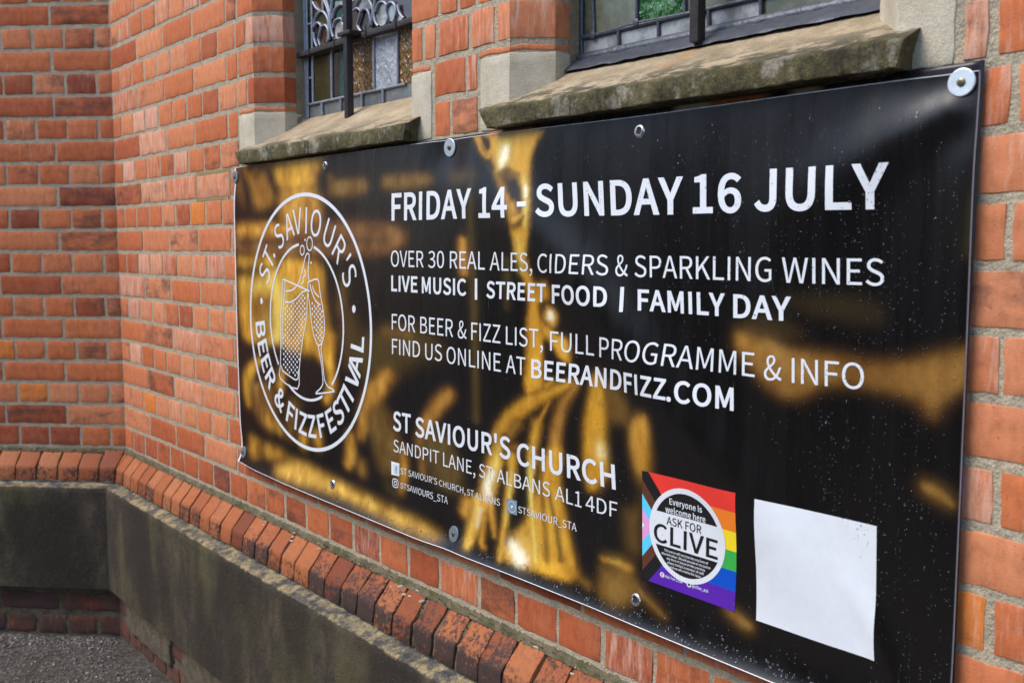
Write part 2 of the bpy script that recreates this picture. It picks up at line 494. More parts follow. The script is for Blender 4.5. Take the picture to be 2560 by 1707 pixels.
class Masonry:
    def __init__(s): s.V = []; s.F = []; s.tint = []; s.extra = []; s.n = 0
    def brick(s, u0, u1, v0, v1, path=path_wall, prof=prof_flat, tint=None, e=.0014, dep=.0013, back=.014, rag=1.0, proud=None, du=.018, extra=None, clip=False):
        W_, H_ = u1 - u0, v1 - v0
        if W_ < .006 or H_ < .006: return
        e = min(e, W_ * .3, H_ * .3)
        ul = [u0, u0 + e * .35, u0 + e] + list(np.linspace(u0 + e, u1 - e, max(2, int(W_ / du)) + 1)[1:-1]) + [u1 - e, u1 - e * .35, u1]
        vl = [v0, v0 + e * .35, v0 + e] + list(np.linspace(v0 + e, v1 - e, max(2, int(H_ / .016)) + 1)[1:-1]) + [v1 - e, v1 - e * .35, v1]
        for b in path.breaks:
            if u0 + e < b < u1 - e:
                ul = [x for x in ul if abs(x - b) > .004 or x in (u0, u1)] + [b]
        for b in prof.breaks:
            if v0 + e < b < v1 - e:
                vl = [x for x in vl if abs(x - b) > .004 or x in (v0, v1)] + [b]
        ul = np.array(sorted(ul)); vl = np.array(sorted(vl))
        nu, nv = len(ul), len(vl)
        U, V = np.meshgrid(ul, vl, indexing='ij')
        bu = np.minimum(U - u0, u1 - U); bv = np.minimum(V - v0, v1 - V)
        b = np.minimum(bu, bv)
        k = np.clip(b / e, 0, 1)
        wd = -dep * (1 - np.sqrt(np.clip(1 - (1 - k) ** 2, 0, 1)))
        ph = rng.uniform(0, 6.28, 12)
        rg = np.exp(-b / (e * 1.2)) * rag
        wob = .0010 * np.sin(V * 95 + ph[0]) + .0007 * np.sin(V * 260 + ph[1])
        wob2 = .0009 * np.sin(U * 70 + ph[2]) + .0007 * np.sin(U * 190 + ph[3]) + .0005 * np.sin(U * 420 + ph[4])
        U2 = U + rg * wob; V2 = V + rg * wob2
        # rounded corners
        cr = np.exp(-(bu + bv) / (e * .9)) * e * .55
        U2 = U2 + np.sign((u0 + u1) / 2 - U) * cr; V2 = V2 + np.sign((v0 + v1) / 2 - V) * cr
        wd = wd + .0002 * np.sin(U * 45 + ph[5]) * np.sin(V * 60 + ph[6]) + .0002 * np.sin(U * 150 + ph[7] + V * 110)
        wd = wd + (rng.normal(0, .0003) if proud is None else proud) + (U - (u0 + u1) / 2) * rng.normal(0, .0015) * (W_ < .15)
        # the odd chipped arris
        for _c in range(rng.integers(0, 2) if rag < 3 else 0):
            cu, cv = rng.choice([u0, u1]), rng.uniform(v0, v1)
            if rng.random() < .6: cu, cv = rng.uniform(u0, u1), rng.choice([v0, v1])
            wd = wd - .0016 * np.exp(-((U - cu) ** 2 + (V - cv) ** 2) / rng.uniform(.002, .005) ** 2)
        if rag < 3: wd = np.where(b > e * .9, np.maximum(wd, -.0006), wd)
        def place(U, V, w):
            pw, pz, qw, qz = prof(V)
            px, py, nx, ny = path(U)
            ww = pw + w * qw
            if clip: px, py = corner_clip(px, py, nx, ny, U, ww)
            return np.stack([px + nx * ww, py + ny * ww, pz + w * qz + ZC], -1)
        P = place(U2, V2, wd).reshape(-1, 3)
        # skirt
        ring = [(i, 0) for i in range(nu)] + [(nu - 1, j) for j in range(1, nv)] + [(i, nv - 1) for i in range(nu - 2, -1, -1)] + [(0, j) for j in range(nv - 2, 0, -1)]
        ri = np.array([i * nv + j for i, j in ring])
        Q = place(U2.ravel()[ri], V2.ravel()[ri], np.full(len(ri), -back))
        idx = np.arange(nu * nv).reshape(nu, nv) + s.n
        a = idx[:-1, :-1].ravel(); b_ = idx[1:, :-1].ravel(); c = idx[1:, 1:].ravel(); d = idx[:-1, 1:].ravel()
        s.F.append(np.stack([a, b_, c, d], 1))
        m = len(ri); q0 = s.n + nu * nv
        r0 = ri + s.n; r1 = np.roll(r0, -1); k0 = q0 + np.arange(m); k1 = np.roll(k0, -1)
        s.F.append(np.stack([r0, k0, k1, r1], 1))
        s.V.append(P); s.V.append(Q)
        t = tint if tint is not None else (rng.random(), rng.random(), rng.random())
        s.tint.append(np.tile(np.array([t[0], t[1], t[2], 1.0]), (len(P) + m, 1)))
        if extra is not None:
            s.extra.append(np.concatenate([extra(U, V).ravel(), extra(U, V).ravel()[ri]]))
        s.n += len(P) + m
    def build(s, name, mat, parent, extra=None):
        at = {'tint': ('FLOAT_COLOR', np.concatenate(s.tint))}
        if extra: at[extra] = ('FLOAT', np.concatenate(s.extra))
        return mesh_obj(name, np.concatenate(s.V), np.concatenate(s.F), mat, parent, True, None, at)

def grid_sheet(u0, u1, v0, v1, path, prof, w, du=.016, amp=.0012, clip=False):
    nu = max(2, int((u1 - u0) / du) + 1); nv = max(2, int((v1 - v0) / du) + 1)
    ul = np.unique(np.concatenate([np.linspace(u0, u1, nu), [b for b in path.breaks if u0 < b < u1]]))
    vl = np.unique(np.concatenate([np.linspace(v0, v1, nv), [b for b in prof.breaks if v0 < b < v1]]))
    U, V = np.meshgrid(ul, vl, indexing='ij')
    wd = w + rng.normal(0, amp, U.shape)
    pw, pz, qw, qz = prof(V); px, py, nx, ny = path(U)
    ww = pw + wd * qw
    if clip: px, py = corner_clip(px, py, nx, ny, U, ww)
    P = np.stack([px + nx * ww, py + ny * ww, pz + wd * qz + ZC], -1).reshape(-1, 3)
    idx = np.arange(len(ul) * len(vl)).reshape(len(ul), len(vl))
    F = np.stack([idx[:-1, :-1].ravel(), idx[1:, :-1].ravel(), idx[1:, 1:].ravel(), idx[:-1, 1:].ravel()], 1)
    return P, F

church = empty('church_building', (0, 0, 0))
label(church, 'red brick church corner with two leaded windows above a sloping brick plinth', 'building')

Z0, CO, JT = .1258, .075, .0105
TOPZ, WTOP = 1.5, 1.2
W1, W2 = (1.083, 1.800), (2.104, 2.833)        # outer arrises of the two window openings
STOOL = [(.992, 1.083), (1.800, 1.866), (2.020, 2.104), (2.833, 2.903)]
SZ0, SZ1 = .2005, .3330
XE, UE = 4.3, -2.9
def hdr_joints():
    j = [.078 + .1125 * n for n in range(-1, 40)]
    return [x + (.018 if x > 1.95 else 0) for x in j]
def str_joints():
    j = [.018 + .2257 * n for n in range(1, 20)]
    return [x + (.020 if x > 1.95 else 0) for x in j]
front, side, = Masonry(), Masonry()
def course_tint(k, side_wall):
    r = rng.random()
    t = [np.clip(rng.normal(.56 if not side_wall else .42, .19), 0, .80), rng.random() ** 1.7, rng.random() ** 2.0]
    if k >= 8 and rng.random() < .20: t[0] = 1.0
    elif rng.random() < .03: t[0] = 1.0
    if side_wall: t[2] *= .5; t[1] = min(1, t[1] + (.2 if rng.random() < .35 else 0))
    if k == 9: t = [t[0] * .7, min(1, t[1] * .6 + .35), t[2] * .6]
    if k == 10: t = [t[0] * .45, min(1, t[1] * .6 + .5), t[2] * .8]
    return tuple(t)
def fill(ms, joints, a, b, z0, z1, k, side_wall=False):
    J = [a] + sorted(x for x in joints if a + .012 < x < b - .012) + [b]
    for i in range(len(J) - 1):
        l = J[i] + (JT / 2 if i > 0 else 0); r = J[i + 1] - (JT / 2 if i + 1 < len(J) - 1 else 0)
        jit = rng.normal(0, .0014, 2)
        ms.brick(l + (jit[0] if i else 0), r + (jit[1] if i + 2 < len(J) else 0), z0 + rng.normal(0, .0007), z1 + rng.normal(0, .0007), tint=course_tint(k, side_wall))
ks = range(-19, 11)
for k in ks:
    z1 = Z0 - CO * k - JT * .58; z0 = Z0 - CO * (k + 1) + JT * .58
    H = (k % 2 == 0)
    J = hdr_joints() if H else str_joints()
    sj = [-.053 - .1113 * n for n in range(30)] if H else [-.209 - .2257 * n for n in range(16)]
    if z1 > TOPZ: continue
    opn = z1 > SZ0 + .01 and z0 < WTOP
    # splayed wall; in header courses one squint brick turns the corner
    if H:
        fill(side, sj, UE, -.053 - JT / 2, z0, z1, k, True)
        t = course_tint(k, False)
        side.brick(-.053 + JT / 2, -.0008, z0, z1, tint=t)
        front.brick(.0008, .078 - JT / 2, z0, z1, tint=t)
        start = .078 + JT / 2
    else:
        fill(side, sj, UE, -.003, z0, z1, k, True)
        start = .003
    if not opn:
        fill(front, J, start, XE, z0, z1, k)
        continue
    if z1 < SZ1 + .03:         # courses beside the stone stools
        fill(front, J, start, .992 - JT, z0, z1, k)
        fill(front, [1.930] if H else [1.975], 1.866 + JT, 2.020 - JT, z0, z1, k)
        fill(front, [2.945] + [x for x in J if x > 2.98], 2.903 + JT, XE, z0, z1, k)
        continue
    # courses beside the openings: moulded jamb bricks turn into the reveal
    thin = z0 < SZ1 + .012 and z1 > SZ1
    zz0 = z0 if not thin else SZ1 + .004
    fr = .034 if H else .088
    for (xl, xr) in (W1, W2):
        pj = jamb_left(xl); front.brick(xl - fr, xl + CL + .034, zz0, z1, pj, tint=course_tint(k, False))
        pj = jamb_right(xr); front.brick(xr - CL - .034, xr + fr, zz0, z1, pj, tint=course_tint(k, False))
    fill(front, [x for x in J if x < W1[0] - fr - .035], start, W1[0] - fr - JT, z0, z1, k)
    a, b = W1[1] + fr + JT, W2[0] - fr - JT
    fill(front, [1.885, 1.990] if H else [1.955], a, b, zz0, z1, k)
    fill(front, [x for x in J if x > W2[1] + fr + .05], W2[1] + fr + JT, XE, z0, z1, k)
# slips above the stools in the course the stool top cuts
zs1 = Z0 + CO * 3 - JT / 2
for (xl, xr) in (W1, W2):
    front.brick(xl - .088, xl + CL + .034, SZ1 + .003, zs1, jamb_left(xl), tint=(.62, .2, .35), rag=1.6)
    front.brick(xr - CL - .034, xr + .062, SZ1 + .003, zs1, jamb_right(xr), tint=(.6, .3, .3), rag=1.6)
wall_front = front.build('wall', M['brick'], church)
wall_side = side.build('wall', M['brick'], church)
label(wall_front, 'long red brick front wall under the banner')
label(wall_side, 'splayed red brick wall at the far end')
# mortar beds
V_, F_, n_ = [], [], 0
def push(P, F):
    global n_
    V_.append(P); F_.append(F + n_); n_ += len(P)
zb = -.715
for (a, b, c, d) in [(.0, W1[0], SZ0 + .012, TOPZ), (W1[1], W2[0], SZ0 + .012, TOPZ), (W2[1], XE, SZ0 + .012, TOPZ), (0, XE, zb, SZ0 + .012), (W1[0], W1[1], WTOP, TOPZ), (W2[0], W2[1], WTOP, TOPZ)]:
    push(*grid_sheet(a, b, c, d, path_wall, prof_flat, -.0014, amp=.0003))
for xl, xr in (W1, W2):
    push(*grid_sheet(xl, xl + CL + .036, SZ0, WTOP, jamb_left(xl), prof_flat, -.0014, amp=.0002))
    push(*grid_sheet(xr - CL - .036, xr, SZ0, WTOP, jamb_right(xr), prof_flat, -.0014, amp=.0002))
mesh_obj('mortar_joints', np.concatenate(V_), np.concatenate(F_), M['mortar'], wall_front)
op = []
for (a, b, c, d) in ((.688, .700, .122, .204), (.911, .926, .122, .204), (.700, .911, .122, .1325), (.700, .911, .1935, .204)):
    q = grid_sheet(a, b, c, d, path_wall, prof_flat, -.0006, du=.004, amp=.0006); op.append((q[0], q[1] + sum(len(o[0]) for o in op)))
M['ochre'] = mortar_material('ochre_repointing', (.36, .26, .11, 1), (.27, .20, .10, 1))
mesh_obj('repointing', np.concatenate([o[0] for o in op]), np.concatenate([o[1] for o in op]), M['ochre'], wall_front)
P, F = grid_sheet(UE, 0, zb, TOPZ, path_wall, prof_flat, -.0014, amp=.0003)
mesh_obj('mortar_joints', P, F, M['mortar'], wall_side)

# ------------------------------------------------------------------ plinth
PP = prof_poly([(.047, -.812), (.0486, -.808), (.0435, -.764), (-.002, -.7095)])
LP = PP.L
pl = Masonry()
def pfront(U, V): return np.clip((LP[2] - V) / .012 + .5, 0, 1)
def prow(a, b, pitch, phase, ms):
    x = phase
    while x < b:
        l, r = max(x + .0030, a), min(x + pitch - .0030, b)
        if r > a and r - l > .012:
            j = rng.normal(0, .0012, 2)
            ms.brick(l + j[0], r + j[1], LP[1] - .001, LP[3] - .004 + rng.normal(0, .002), path_wall, PP, e=.0026, dep=.0024, back=.012, rag=1.2,
                     extra=pfront, clip=True, tint=(np.clip(rng.normal(.55, .22), 0, 1), rng.random(), rng.random()), proud=rng.normal(0, .0012))
        x += pitch
prow(.006, XE, .0729, .006 - .0729 * 0 + .0165, pl)
pl.brick(.002, .0205, LP[1] - .001, LP[3] - .006, path_wall, PP, e=.003, dep=.003, back=.012, extra=pfront, clip=True)
prow(UE, -.004, .0752, -.004 - .0752 * 39, pl)
plinth = pl.build('plinth', M['plinth'], church, 'front')
label(plinth, 'course of sloping brick headers capping the base of the wall')
V_, F_, n_ = [], [], 0
push(*grid_sheet(0, XE, 0, LP[3], path_wall, PP, -.005, amp=.001, clip=True))
push(*grid_sheet(UE, 0, 0, LP[3], path_wall, PP, -.005, amp=.001, clip=True))
# fillet of bedding where the slope meets the wall
PF = prof_poly([(.0075, -.7165), (.004, -.7085), (-.004, -.6995)])
push(*grid_sheet(0, XE, 0, PF.L[-1], path_wall, PF, .0, du=.006, amp=.0012, clip=True))
push(*grid_sheet(UE, 0, 0, PF.L[-1], path_wall, PF, .0, du=.006, amp=.0012, clip=True))
mesh_obj('mortar_joints', np.concatenate(V_), np.concatenate(F_), M['bed'], plinth)
DABS = [1.106, 1.28, 1.40, 1.604, 1.731, 1.757, 1.80, 1.82, 2.17, 2.30]
WEED = 1.862
# moss in the joints
mv = MB()
def moss_clump(x, y, z, r):
    bm = bmesh.new(); bmesh.ops.create_icosphere(bm, subdivisions=1, radius=r)
    for v in bm.verts: v.co = v.co * random.uniform(.6, 1.25)
    bm.verts.index_update()
    mv.add([(v.co.x + x, v.co.y + y, v.co.z * .8 + z) for v in bm.verts], [[v.index for v in f.verts] for f in bm.faces]); bm.free()
for i in range(58):
    x = .0225 + .0729 * i
    for q in range(random.choice([0, 0, 2, 5, 9])):
        t = random.random() ** 1.4
        w_ = .0435 * (1 - t); z_ = -.764 + .0535 * t
        moss_clump(x + random.gauss(0, .0012), -w_ - .0005, ZC + z_ - .002, random.uniform(.0012, .0028))
for i in range(120):
    u = random.uniform(0, 3.4)
    moss_clump(u, -.004 - random.random() * .004, ZC - .7135 + random.uniform(-.003, .003), random.uniform(.0012, .0026))
for i in range(22):
    u = -.0752 * i - .004
    for q in range(random.choice([1, 3, 6])):
        t = random.random(); w_ = .0435 * (1 - t); x = u * R2 + w_ * R2; y = u * R2 - w_ * R2
        if u < -.05: moss_clump(x, y, ZC - .764 + .0535 * t - .002, random.uniform(.0015, .003))
mn = NT('moss'); f = mn.noise(300, 2)
M['moss'] = mn.done(mn.ramp(f, [(.3, (.03, .04, .008)), (.7, (.09, .11, .02))]), .95)
mo = mv.build('moss', M['moss'], None, True, (1.2, -.02, ZC - .74))
label(mo, 'green moss growing in the joints of the sloping plinth bricks', 'moss', kind='stuff')

# pale dabs of old mortar along the top of the slope
db = MB()
for x0 in DABS:
    for q in range(random.randint(2, 3)):
        x = x0 + random.gauss(0, .012); tt = random.random() ** 2 * .35
        bm = bmesh.new(); bmesh.ops.create_icosphere(bm, subdivisions=2, radius=random.uniform(.003, .0055))
        for v in bm.verts: v.co = v.co * random.uniform(.8, 1.12)
        bm.verts.index_update()
        db.add([(v.co.x * 1.5 + x, v.co.y - .0435 * tt - .002, v.co.z * .4 + ZC - .7125 - .0535 * tt) for v in bm.verts], [[v.index for v in f.verts] for f in bm.faces]); bm.free()
label(db.build('mortar_dabs', mortar_material('lime_dabs', (.50, .44, .36, 1), (.38, .33, .26, 1)), plinth), kind='stuff')
# one seedling under the bricks
wd_ = MB()
for k in range(7):
    a = k * 2.4; r = random.uniform(.004, .008); h0 = random.uniform(.002, .007)
    b = Vector((WEED, -.0535, ZC - .810)); d = Vector((math.cos(a), -abs(math.sin(a)) * .6 - .2, .7)).normalized(); s = d.cross(Vector((0, 0, 1))).normalized() * r * .36
    p0 = b + Vector((0, 0, h0)); V = [p0, p0 + d * r * .5 + s, p0 + d * r + Vector((0, -.0006, 0)), p0 + d * r * .5 - s]
    wd_.add([v[:] for v in V], [[0, 1, 2, 3]])
    wd_.bar([b[:], p0[:]], .0006, .0006)
wo_ = wd_.build('weed', simple('weed_leaf', (.09, .20, .03), .6), None, False, (WEED, -.053, ZC - .811))
label(wo_, 'tiny green seedling sprouting beneath the sloping plinth bricks', 'weed')

SP = prof_poly([(.050, -1.186), (.0867, -1.1765), (.0845, -.836), (.0812, -.8255), (.074, -.8215), (.035, -.8125)])
ps = Masonry()
def stop_(U, V): return np.clip((V - SP.L[3] + .004) / .010, 0, 1) + 0 * U
for (a, b) in [(UE, -.0005), (.0005, 2.40), (2.406, XE)]:
    ps.brick(a, b, 0, SP.L[-1], path_wall, SP, e=.003, dep=.002, back=.03, rag=1.0, proud=0, extra=stop_, clip=True, du=.02)
pst = ps.build('plinth_stone', M['pstone'], church, 'top')
label(pst, 'dark stained stone band below the sloping plinth bricks')
# footing bricks, half rendered
ft = Masonry()
def prof_off(w):
    def f(v): return w + 0 * v, v, 1 + 0 * v, 0 * v
    f.breaks = []
    return f
PO = prof_off(.052)
for (z0, z1) in [(-1.268, -1.206), (-1.352, -1.286)]:
    u = UE
    while u < XE:
        L_ = .112 if z0 < -1.3 else .222
        ft.brick(u + .005, u + L_ - .005, z0, z1, path_wall, PO, tint=(rng.uniform(.0, .35), rng.uniform(.5, 1), rng.random() * .4), clip=True, rag=2.6, e=.006, dep=.007)
        u += L_
fo = ft.build('footing', M['footbrick'], church)
label(fo, 'damp brick footing at ground level')
V_, F_, n_ = [], [], 0
push(*grid_sheet(0, XE, -1.40, -1.18, path_wall, PO, -.0035, amp=.0012, clip=True))
push(*grid_sheet(UE, 0, -1.40, -1.18, path_wall, PO, -.0035, amp=.0012, clip=True))
mesh_obj('mortar_joints', np.concatenate(V_), np.concatenate(F_), M['render'], fo)
# patches of render still hanging on the front footing
rp = Masonry()
for (a, b, z0, z1) in [(.12, .52, -1.300, -1.196), (.62, 1.22, -1.335, -1.198), (1.3, 2.2, -1.315, -1.198)]:
    rp.brick(a, b, z0, z1, path_wall, prof_off(.062), e=.006, dep=.006, rag=5.0, clip=True, proud=0)
rp.build('render_patch', M['render'], fo)

# ------------------------------------------------------------------ windows
for nm, c, r, tr in [('glass_olive', (.016, .017, .009), .10, 0), ('glass_teal', (.008, .030, .028), .08, 0), ('glass_brown', (.030, .014, .007), .12, 0)]:
    pass
def glass(name, c, rough, bump=None, c2=None, sc=30):
    n = NT(name)
    f = n.noise(sc, 4, .65)
    c = tuple(v * 1.45 for v in c); c2 = tuple(v * 1.45 for v in c2) if c2 else None  # pane colours raised to stand in for reflected sky and trees
    col = n.mix(n.step(f, .38, .66), c + (1,), (c2 or tuple(v * .55 for v in c)) + (1,))
    d = n.noise(210, 3, .8, off=3)
    col = n.mix(n.step(d, .66, .78, 0, .35), col, (.30, .31, .30, 1))
    nb = None
    if bump:
        h = n.noise(bump[0], 2, .5, stretch=(1, 1, .6)); nb = n.bump(h, bump[1], 1)
    return n.done(col, rough, nb, .6)
GL = dict(olive=glass('glass_olive', (.040, .042, .020), .12), teal=glass('glass_teal', (.012, .055, .050), .10), brown=glass('glass_brown', (.060, .028, .014), .14),
          brownd=glass('glass_dark_brown', (.030, .020, .017), .14), dim=glass('glass_dim', (.030, .026, .012), .16, c2=(.020, .024, .008)), pale=glass('glass_pale', (.20, .235, .23), .16),
          clear=glass('glass_clear', (.13, .13, .115), .10, c2=(.30, .31, .32)), amber=glass('glass_amber', (.085, .045, .010), .10, (95, .010), sc=70, c2=(.13, .075, .02)), frost=glass('glass_frosted', (.19, .205, .225), .16, (120, .006), c2=(.26, .28, .31)),
          greyg=glass('glass_greygreen', (.050, .055, .030), .22, c2=(.085, .09, .065)), green=glass('glass_green', (.010, .048, .012), .08, (75, .008), c2=(.03, .10, .03)), olived=glass('glass_khaki', (.050, .048, .022), .18, c2=(.075, .075, .045)),
          cloud=glass('glass_cloudy', (.10, .102, .10), .3, c2=(.22, .23, .24), sc=24), grey=glass('glass_grey', (.075, .080, .080), .25, c2=(.12, .125, .125)))
GN = list(GL)
YG = .1155
def window(name, xo, text, which):
    xl, xr = xo[0] + CH, xo[1] - CH
    w = empty(name, ((xl + xr) / 2, YG, ZC + .32))
    w.parent = church
    label(w, text)
    # stone sill with a sloping top
    sl, sr = xo[0] - .045, xo[1] + .029
    n = 90
    prof = [(.03, .2025), (-.026, .2025), (-.0345, .2028), (-.0358, .2045), (-.0362, .2150), (-.0360, .2250), (-.0358, .2325), (-.0345, .2348), (-.0315, .2362), (-.015, .2440), (.010, .2560), (.04, .2720), (.08, .2970), (.118, .3215)]
    mo_ = [1, 1, 1, 1, 1, 1, .95, .8, .62, .45, .32, .18, .08, 0]
    V, MS = [], []
    X = np.linspace(sl, sr, n)
    for i, x in enumerate(X):
        for j, (y, z) in enumerate(prof):
            # ends are cut back below
            ef = np.clip((.2352 - z) / .03, 0, 1)
            xx = x
            if which == 0 or True:
                t = (x - sl) / (sr - sl)
                xx = x + (.024 * ef * (1 - t) ** 6) - (.010 * ef * t ** 6)
            kk = .45 if 2 < j < 9 else .35
            V.append((xx + rng.normal(0, .0004), y + rng.normal(0, .0008) * kk, ZC + z + rng.normal(0, .0006) * kk + .0006 * math.sin(x * 23 + .6 * j)))
            MS.append(mo_[j])
    MS = [v * (.70 if which == 0 else 1.0) for v in MS]
    m = len(prof)
    F = [[i * m + j, (i + 1) * m + j, (i + 1) * m + j + 1, i * m + j + 1] for i in range(n - 1) for j in range(m - 1)]
    for i in (0, n - 1):
        b = len(V); V.extend(V[i * m:(i + 1) * m]); MS += [.9] * m
        F.append(list(range(b, b + m)))
    s = mesh_obj('sill', V, F, M['sill'], w, True, None, {'moss': ('FLOAT', MS)})
    bm = bmesh.new(); bm.from_mesh(s.data); bmesh.ops.recalc_face_normals(bm, faces=bm.faces[:]); bm.to_mesh(s.data); bm.free()
    # stone stools at both ends of the sill, cut to the jamb profile
    for sgn in (0, 1):
        q = Masonry()
        if sgn == 0: q.brick(xo[0] - .091 if which == 0 else xo[0] - .084, xo[0] + CL + .058, SZ0 + .002, SZ1, jamb_left(xo[0]), e=.004, dep=.004, back=.02, rag=.8, proud=.0015)
        else: q.brick(xo[1] - CL - .058, xo[1] + (.066 if which == 0 else .070), SZ0 + .002, SZ1, jamb_right(xo[1]), e=.004, dep=.004, back=.02, rag=.8, proud=.0015)
        q.build('sill_stool', M['stool'], w)
    # cement reveal strips
    for x0, x1 in ((xl - .012, xl + .0015), (xr - .0015, xr + .012)):
        P, F = [], []
        mb = MB(); mb.box((x0, .089, ZC + .29), (x1, .126, ZC + WTOP), 0, .001); mb.build('reveal', M['cement'], w)
    # glass: backing sheet with coloured pieces let in
    gm = MB()
    gm.add([(xl - .004, YG + .003, ZC + .30), (xr + .004, YG + .003, ZC + .30), (xr + .004, YG + .003, ZC + WTOP), (xl - .004, YG + .003, ZC + WTOP)], [[0, 1, 2, 3]], GN.index('brownd' if which == 0 else 'greyg'))
    if which == 0: gm.add([(xl - .004, YG + .0022, ZC + .30), (xr + .004, YG + .0022, ZC + .30), (xr + .004, YG + .0022, ZC + .353), (xl - .004, YG + .0022, ZC + .353)], [[0, 1, 2, 3]], GN.index('grey'))
    for m_, pts in (PANE1 if which == 0 else PANE2):
        if len(pts) > 4: pts = smooth_line(list(pts) + [pts[0]], 4)[:-1]
        k = len(pts)
        tl = random.uniform(-.0008, .0008)
        gm.add([(x, YG + .0012 + tl * (x - pts[0][0]) * 10, ZC + z) for x, z in pts], [list(range(k))], GN.index(m_))
    z0 = .56 if which == 0 else .44                                    # pieces above the part the photo shows
    cols = ['olive', 'teal', 'clear', 'brown', 'dim'] if which == 0 else ['greyg', 'green', 'olived', 'greyg', 'green', 'olived']
    for r in range(4):
        nx = 6
        for c in range(nx):
            a = xl + (xr - xl) * c / nx; b = xl + (xr - xl) * (c + 1) / nx; zz = z0 + r * .15
            if which == 1 and r == 0: zz = z0
            gm.add([(a, YG + .0018, ZC + zz + .01), (b, YG + .0018, ZC + zz + .01), (b, YG + .0018, ZC + zz + .15), (a, YG + .0018, ZC + zz + .15)], [[0, 1, 2, 3]], GN.index(cols[(c + 2 * r) % len(cols)]))
    go = gm.build('stained_glass', [GL[k] for k in GN], w, False)
    bm = bmesh.new(); bm.from_mesh(go.data); bmesh.ops.triangulate(bm, faces=[f for f in bm.faces if len(f.verts) > 4]); bm.to_mesh(go.data); bm.free()
    for p in go.data.polygons:
        if p.normal.y > 0: p.flip()
    # lead cames
    lm = MB()
    for pts in (LEAD1 if which == 0 else LEAD2):
        pts = [(x, YG, ZC + z) for x, z in pts]
        lm.bar(pts, .0062 if len(pts) < 3 or which else .008, .0045, dome=True)
        for p in pts[1:-1] if len(pts) > 2 else []:
            lm.box((p[0] - .006, YG - .0058, p[2] - .006), (p[0] + .006, YG - .001, p[2] + .006), 0, .002)
    if which == 0:
        for pts in CURL: lm.bar([(x, YG, ZC + z) for x, z in smooth_line(pts, 4)], .0065, .0055, dome=True)
        for k in range(1, 7): lm.bar([(xl + (xr - xl) * k / 6, YG, ZC + .57), (xl + (xr - xl) * k / 6, YG, ZC + WTOP)], .007, .0045, dome=True)
    for k in range(1, 5): lm.bar([(xl, YG, ZC + z0 + k * .15), (xr, YG, ZC + z0 + k * .15)], .008, .0048, dome=True)
    if which == 1:
        for x in (xl + (xr - xl) * k / 6 for k in range(1, 6)): lm.bar([(x, YG, ZC + .45), (x, YG, ZC + WTOP)], .0072, .0046, dome=True)
        lm.bar([(xl, YG, ZC + .3615), (xr, YG, ZC + .3615)], .0078, .0043, dome=True)
    lm.bar([(xl + .0035, YG, ZC + .31), (xl + .0035, YG, ZC + WTOP)], .010, .0047, dome=True)
    lm.bar([(xr - .0035, YG, ZC + .31), (xr - .0035, YG, ZC + WTOP)], .010, .0047, dome=True)
    lm.build('lead_cames', M['lead'] if which == 0 else M['darklead'], w)
    if which == 0:
        f = MB(); f.box((1.412, .069, ZC + .291), (1.4285, .086, ZC + WTOP), 0, .0018); f.build('stanchion', M['iron'], w)
        f = MB(); f.box((xl - .030, .092, ZC + .470), (xr + .01, .110, ZC + .483), 0, .002)
        for x in (1.205, 1.33, 1.475, 1.60): f.box((x - .002, .0895, ZC + .466), (x + .002, .0925, ZC + .494), 0, .0008)
        f.box((1.396, .062, ZC + .478), (1.452, .112, ZC + .487), 0, .003)
        f.build('saddle_bar', M['rust'], w)
        f = MB(); f.box((1.3, .105, ZC + .312), (1.3, .105, ZC + .312))
    else:
        f = MB(); f.box((2.454, .064, ZC + .303), (2.4715, .083, ZC + WTOP), 0, .0035); f.build('stanchion', M['rust'], w)
        f = MB()
        f.bar([(xl - .003, YG - .001, ZC + .3245), (xr, YG - .001, ZC + .3245)], .020, .010, dome=True)
        X = np.linspace(xl - .055, xr, 40); V = []; F = []
        for i, x in enumerate(X):
            fr_ = np.clip((x - (xl - .055)) / .06, 0, 1)
            for (y, z) in ((.112, .322), (.101, .3205), (.090, .3115), (.076, .3020), (.0725, .2975)):
                yy = .1 + (y - .1) * fr_
                V.append((x, yy + rng.normal(0, .0006), ZC + z + (1 - fr_) * (.315 - z) + rng.normal(0, .0007) + .0016))
        F = [[i * 5 + j, i * 5 + j + 1, (i + 1) * 5 + j + 1, (i + 1) * 5 + j] for i in range(39) for j in range(4)]
        f.add(V, F); f.build('lead_flashing', M['darklead'], w)
    # plain stone head above the part the photo shows
    q = Masonry(); q.brick(xo[0] - .06, xo[1] + .06, WTOP, WTOP + .14, e=.006, dep=.005, back=.12, proud=.004)
    q.build('lintel', M['stool'], w)
    return w
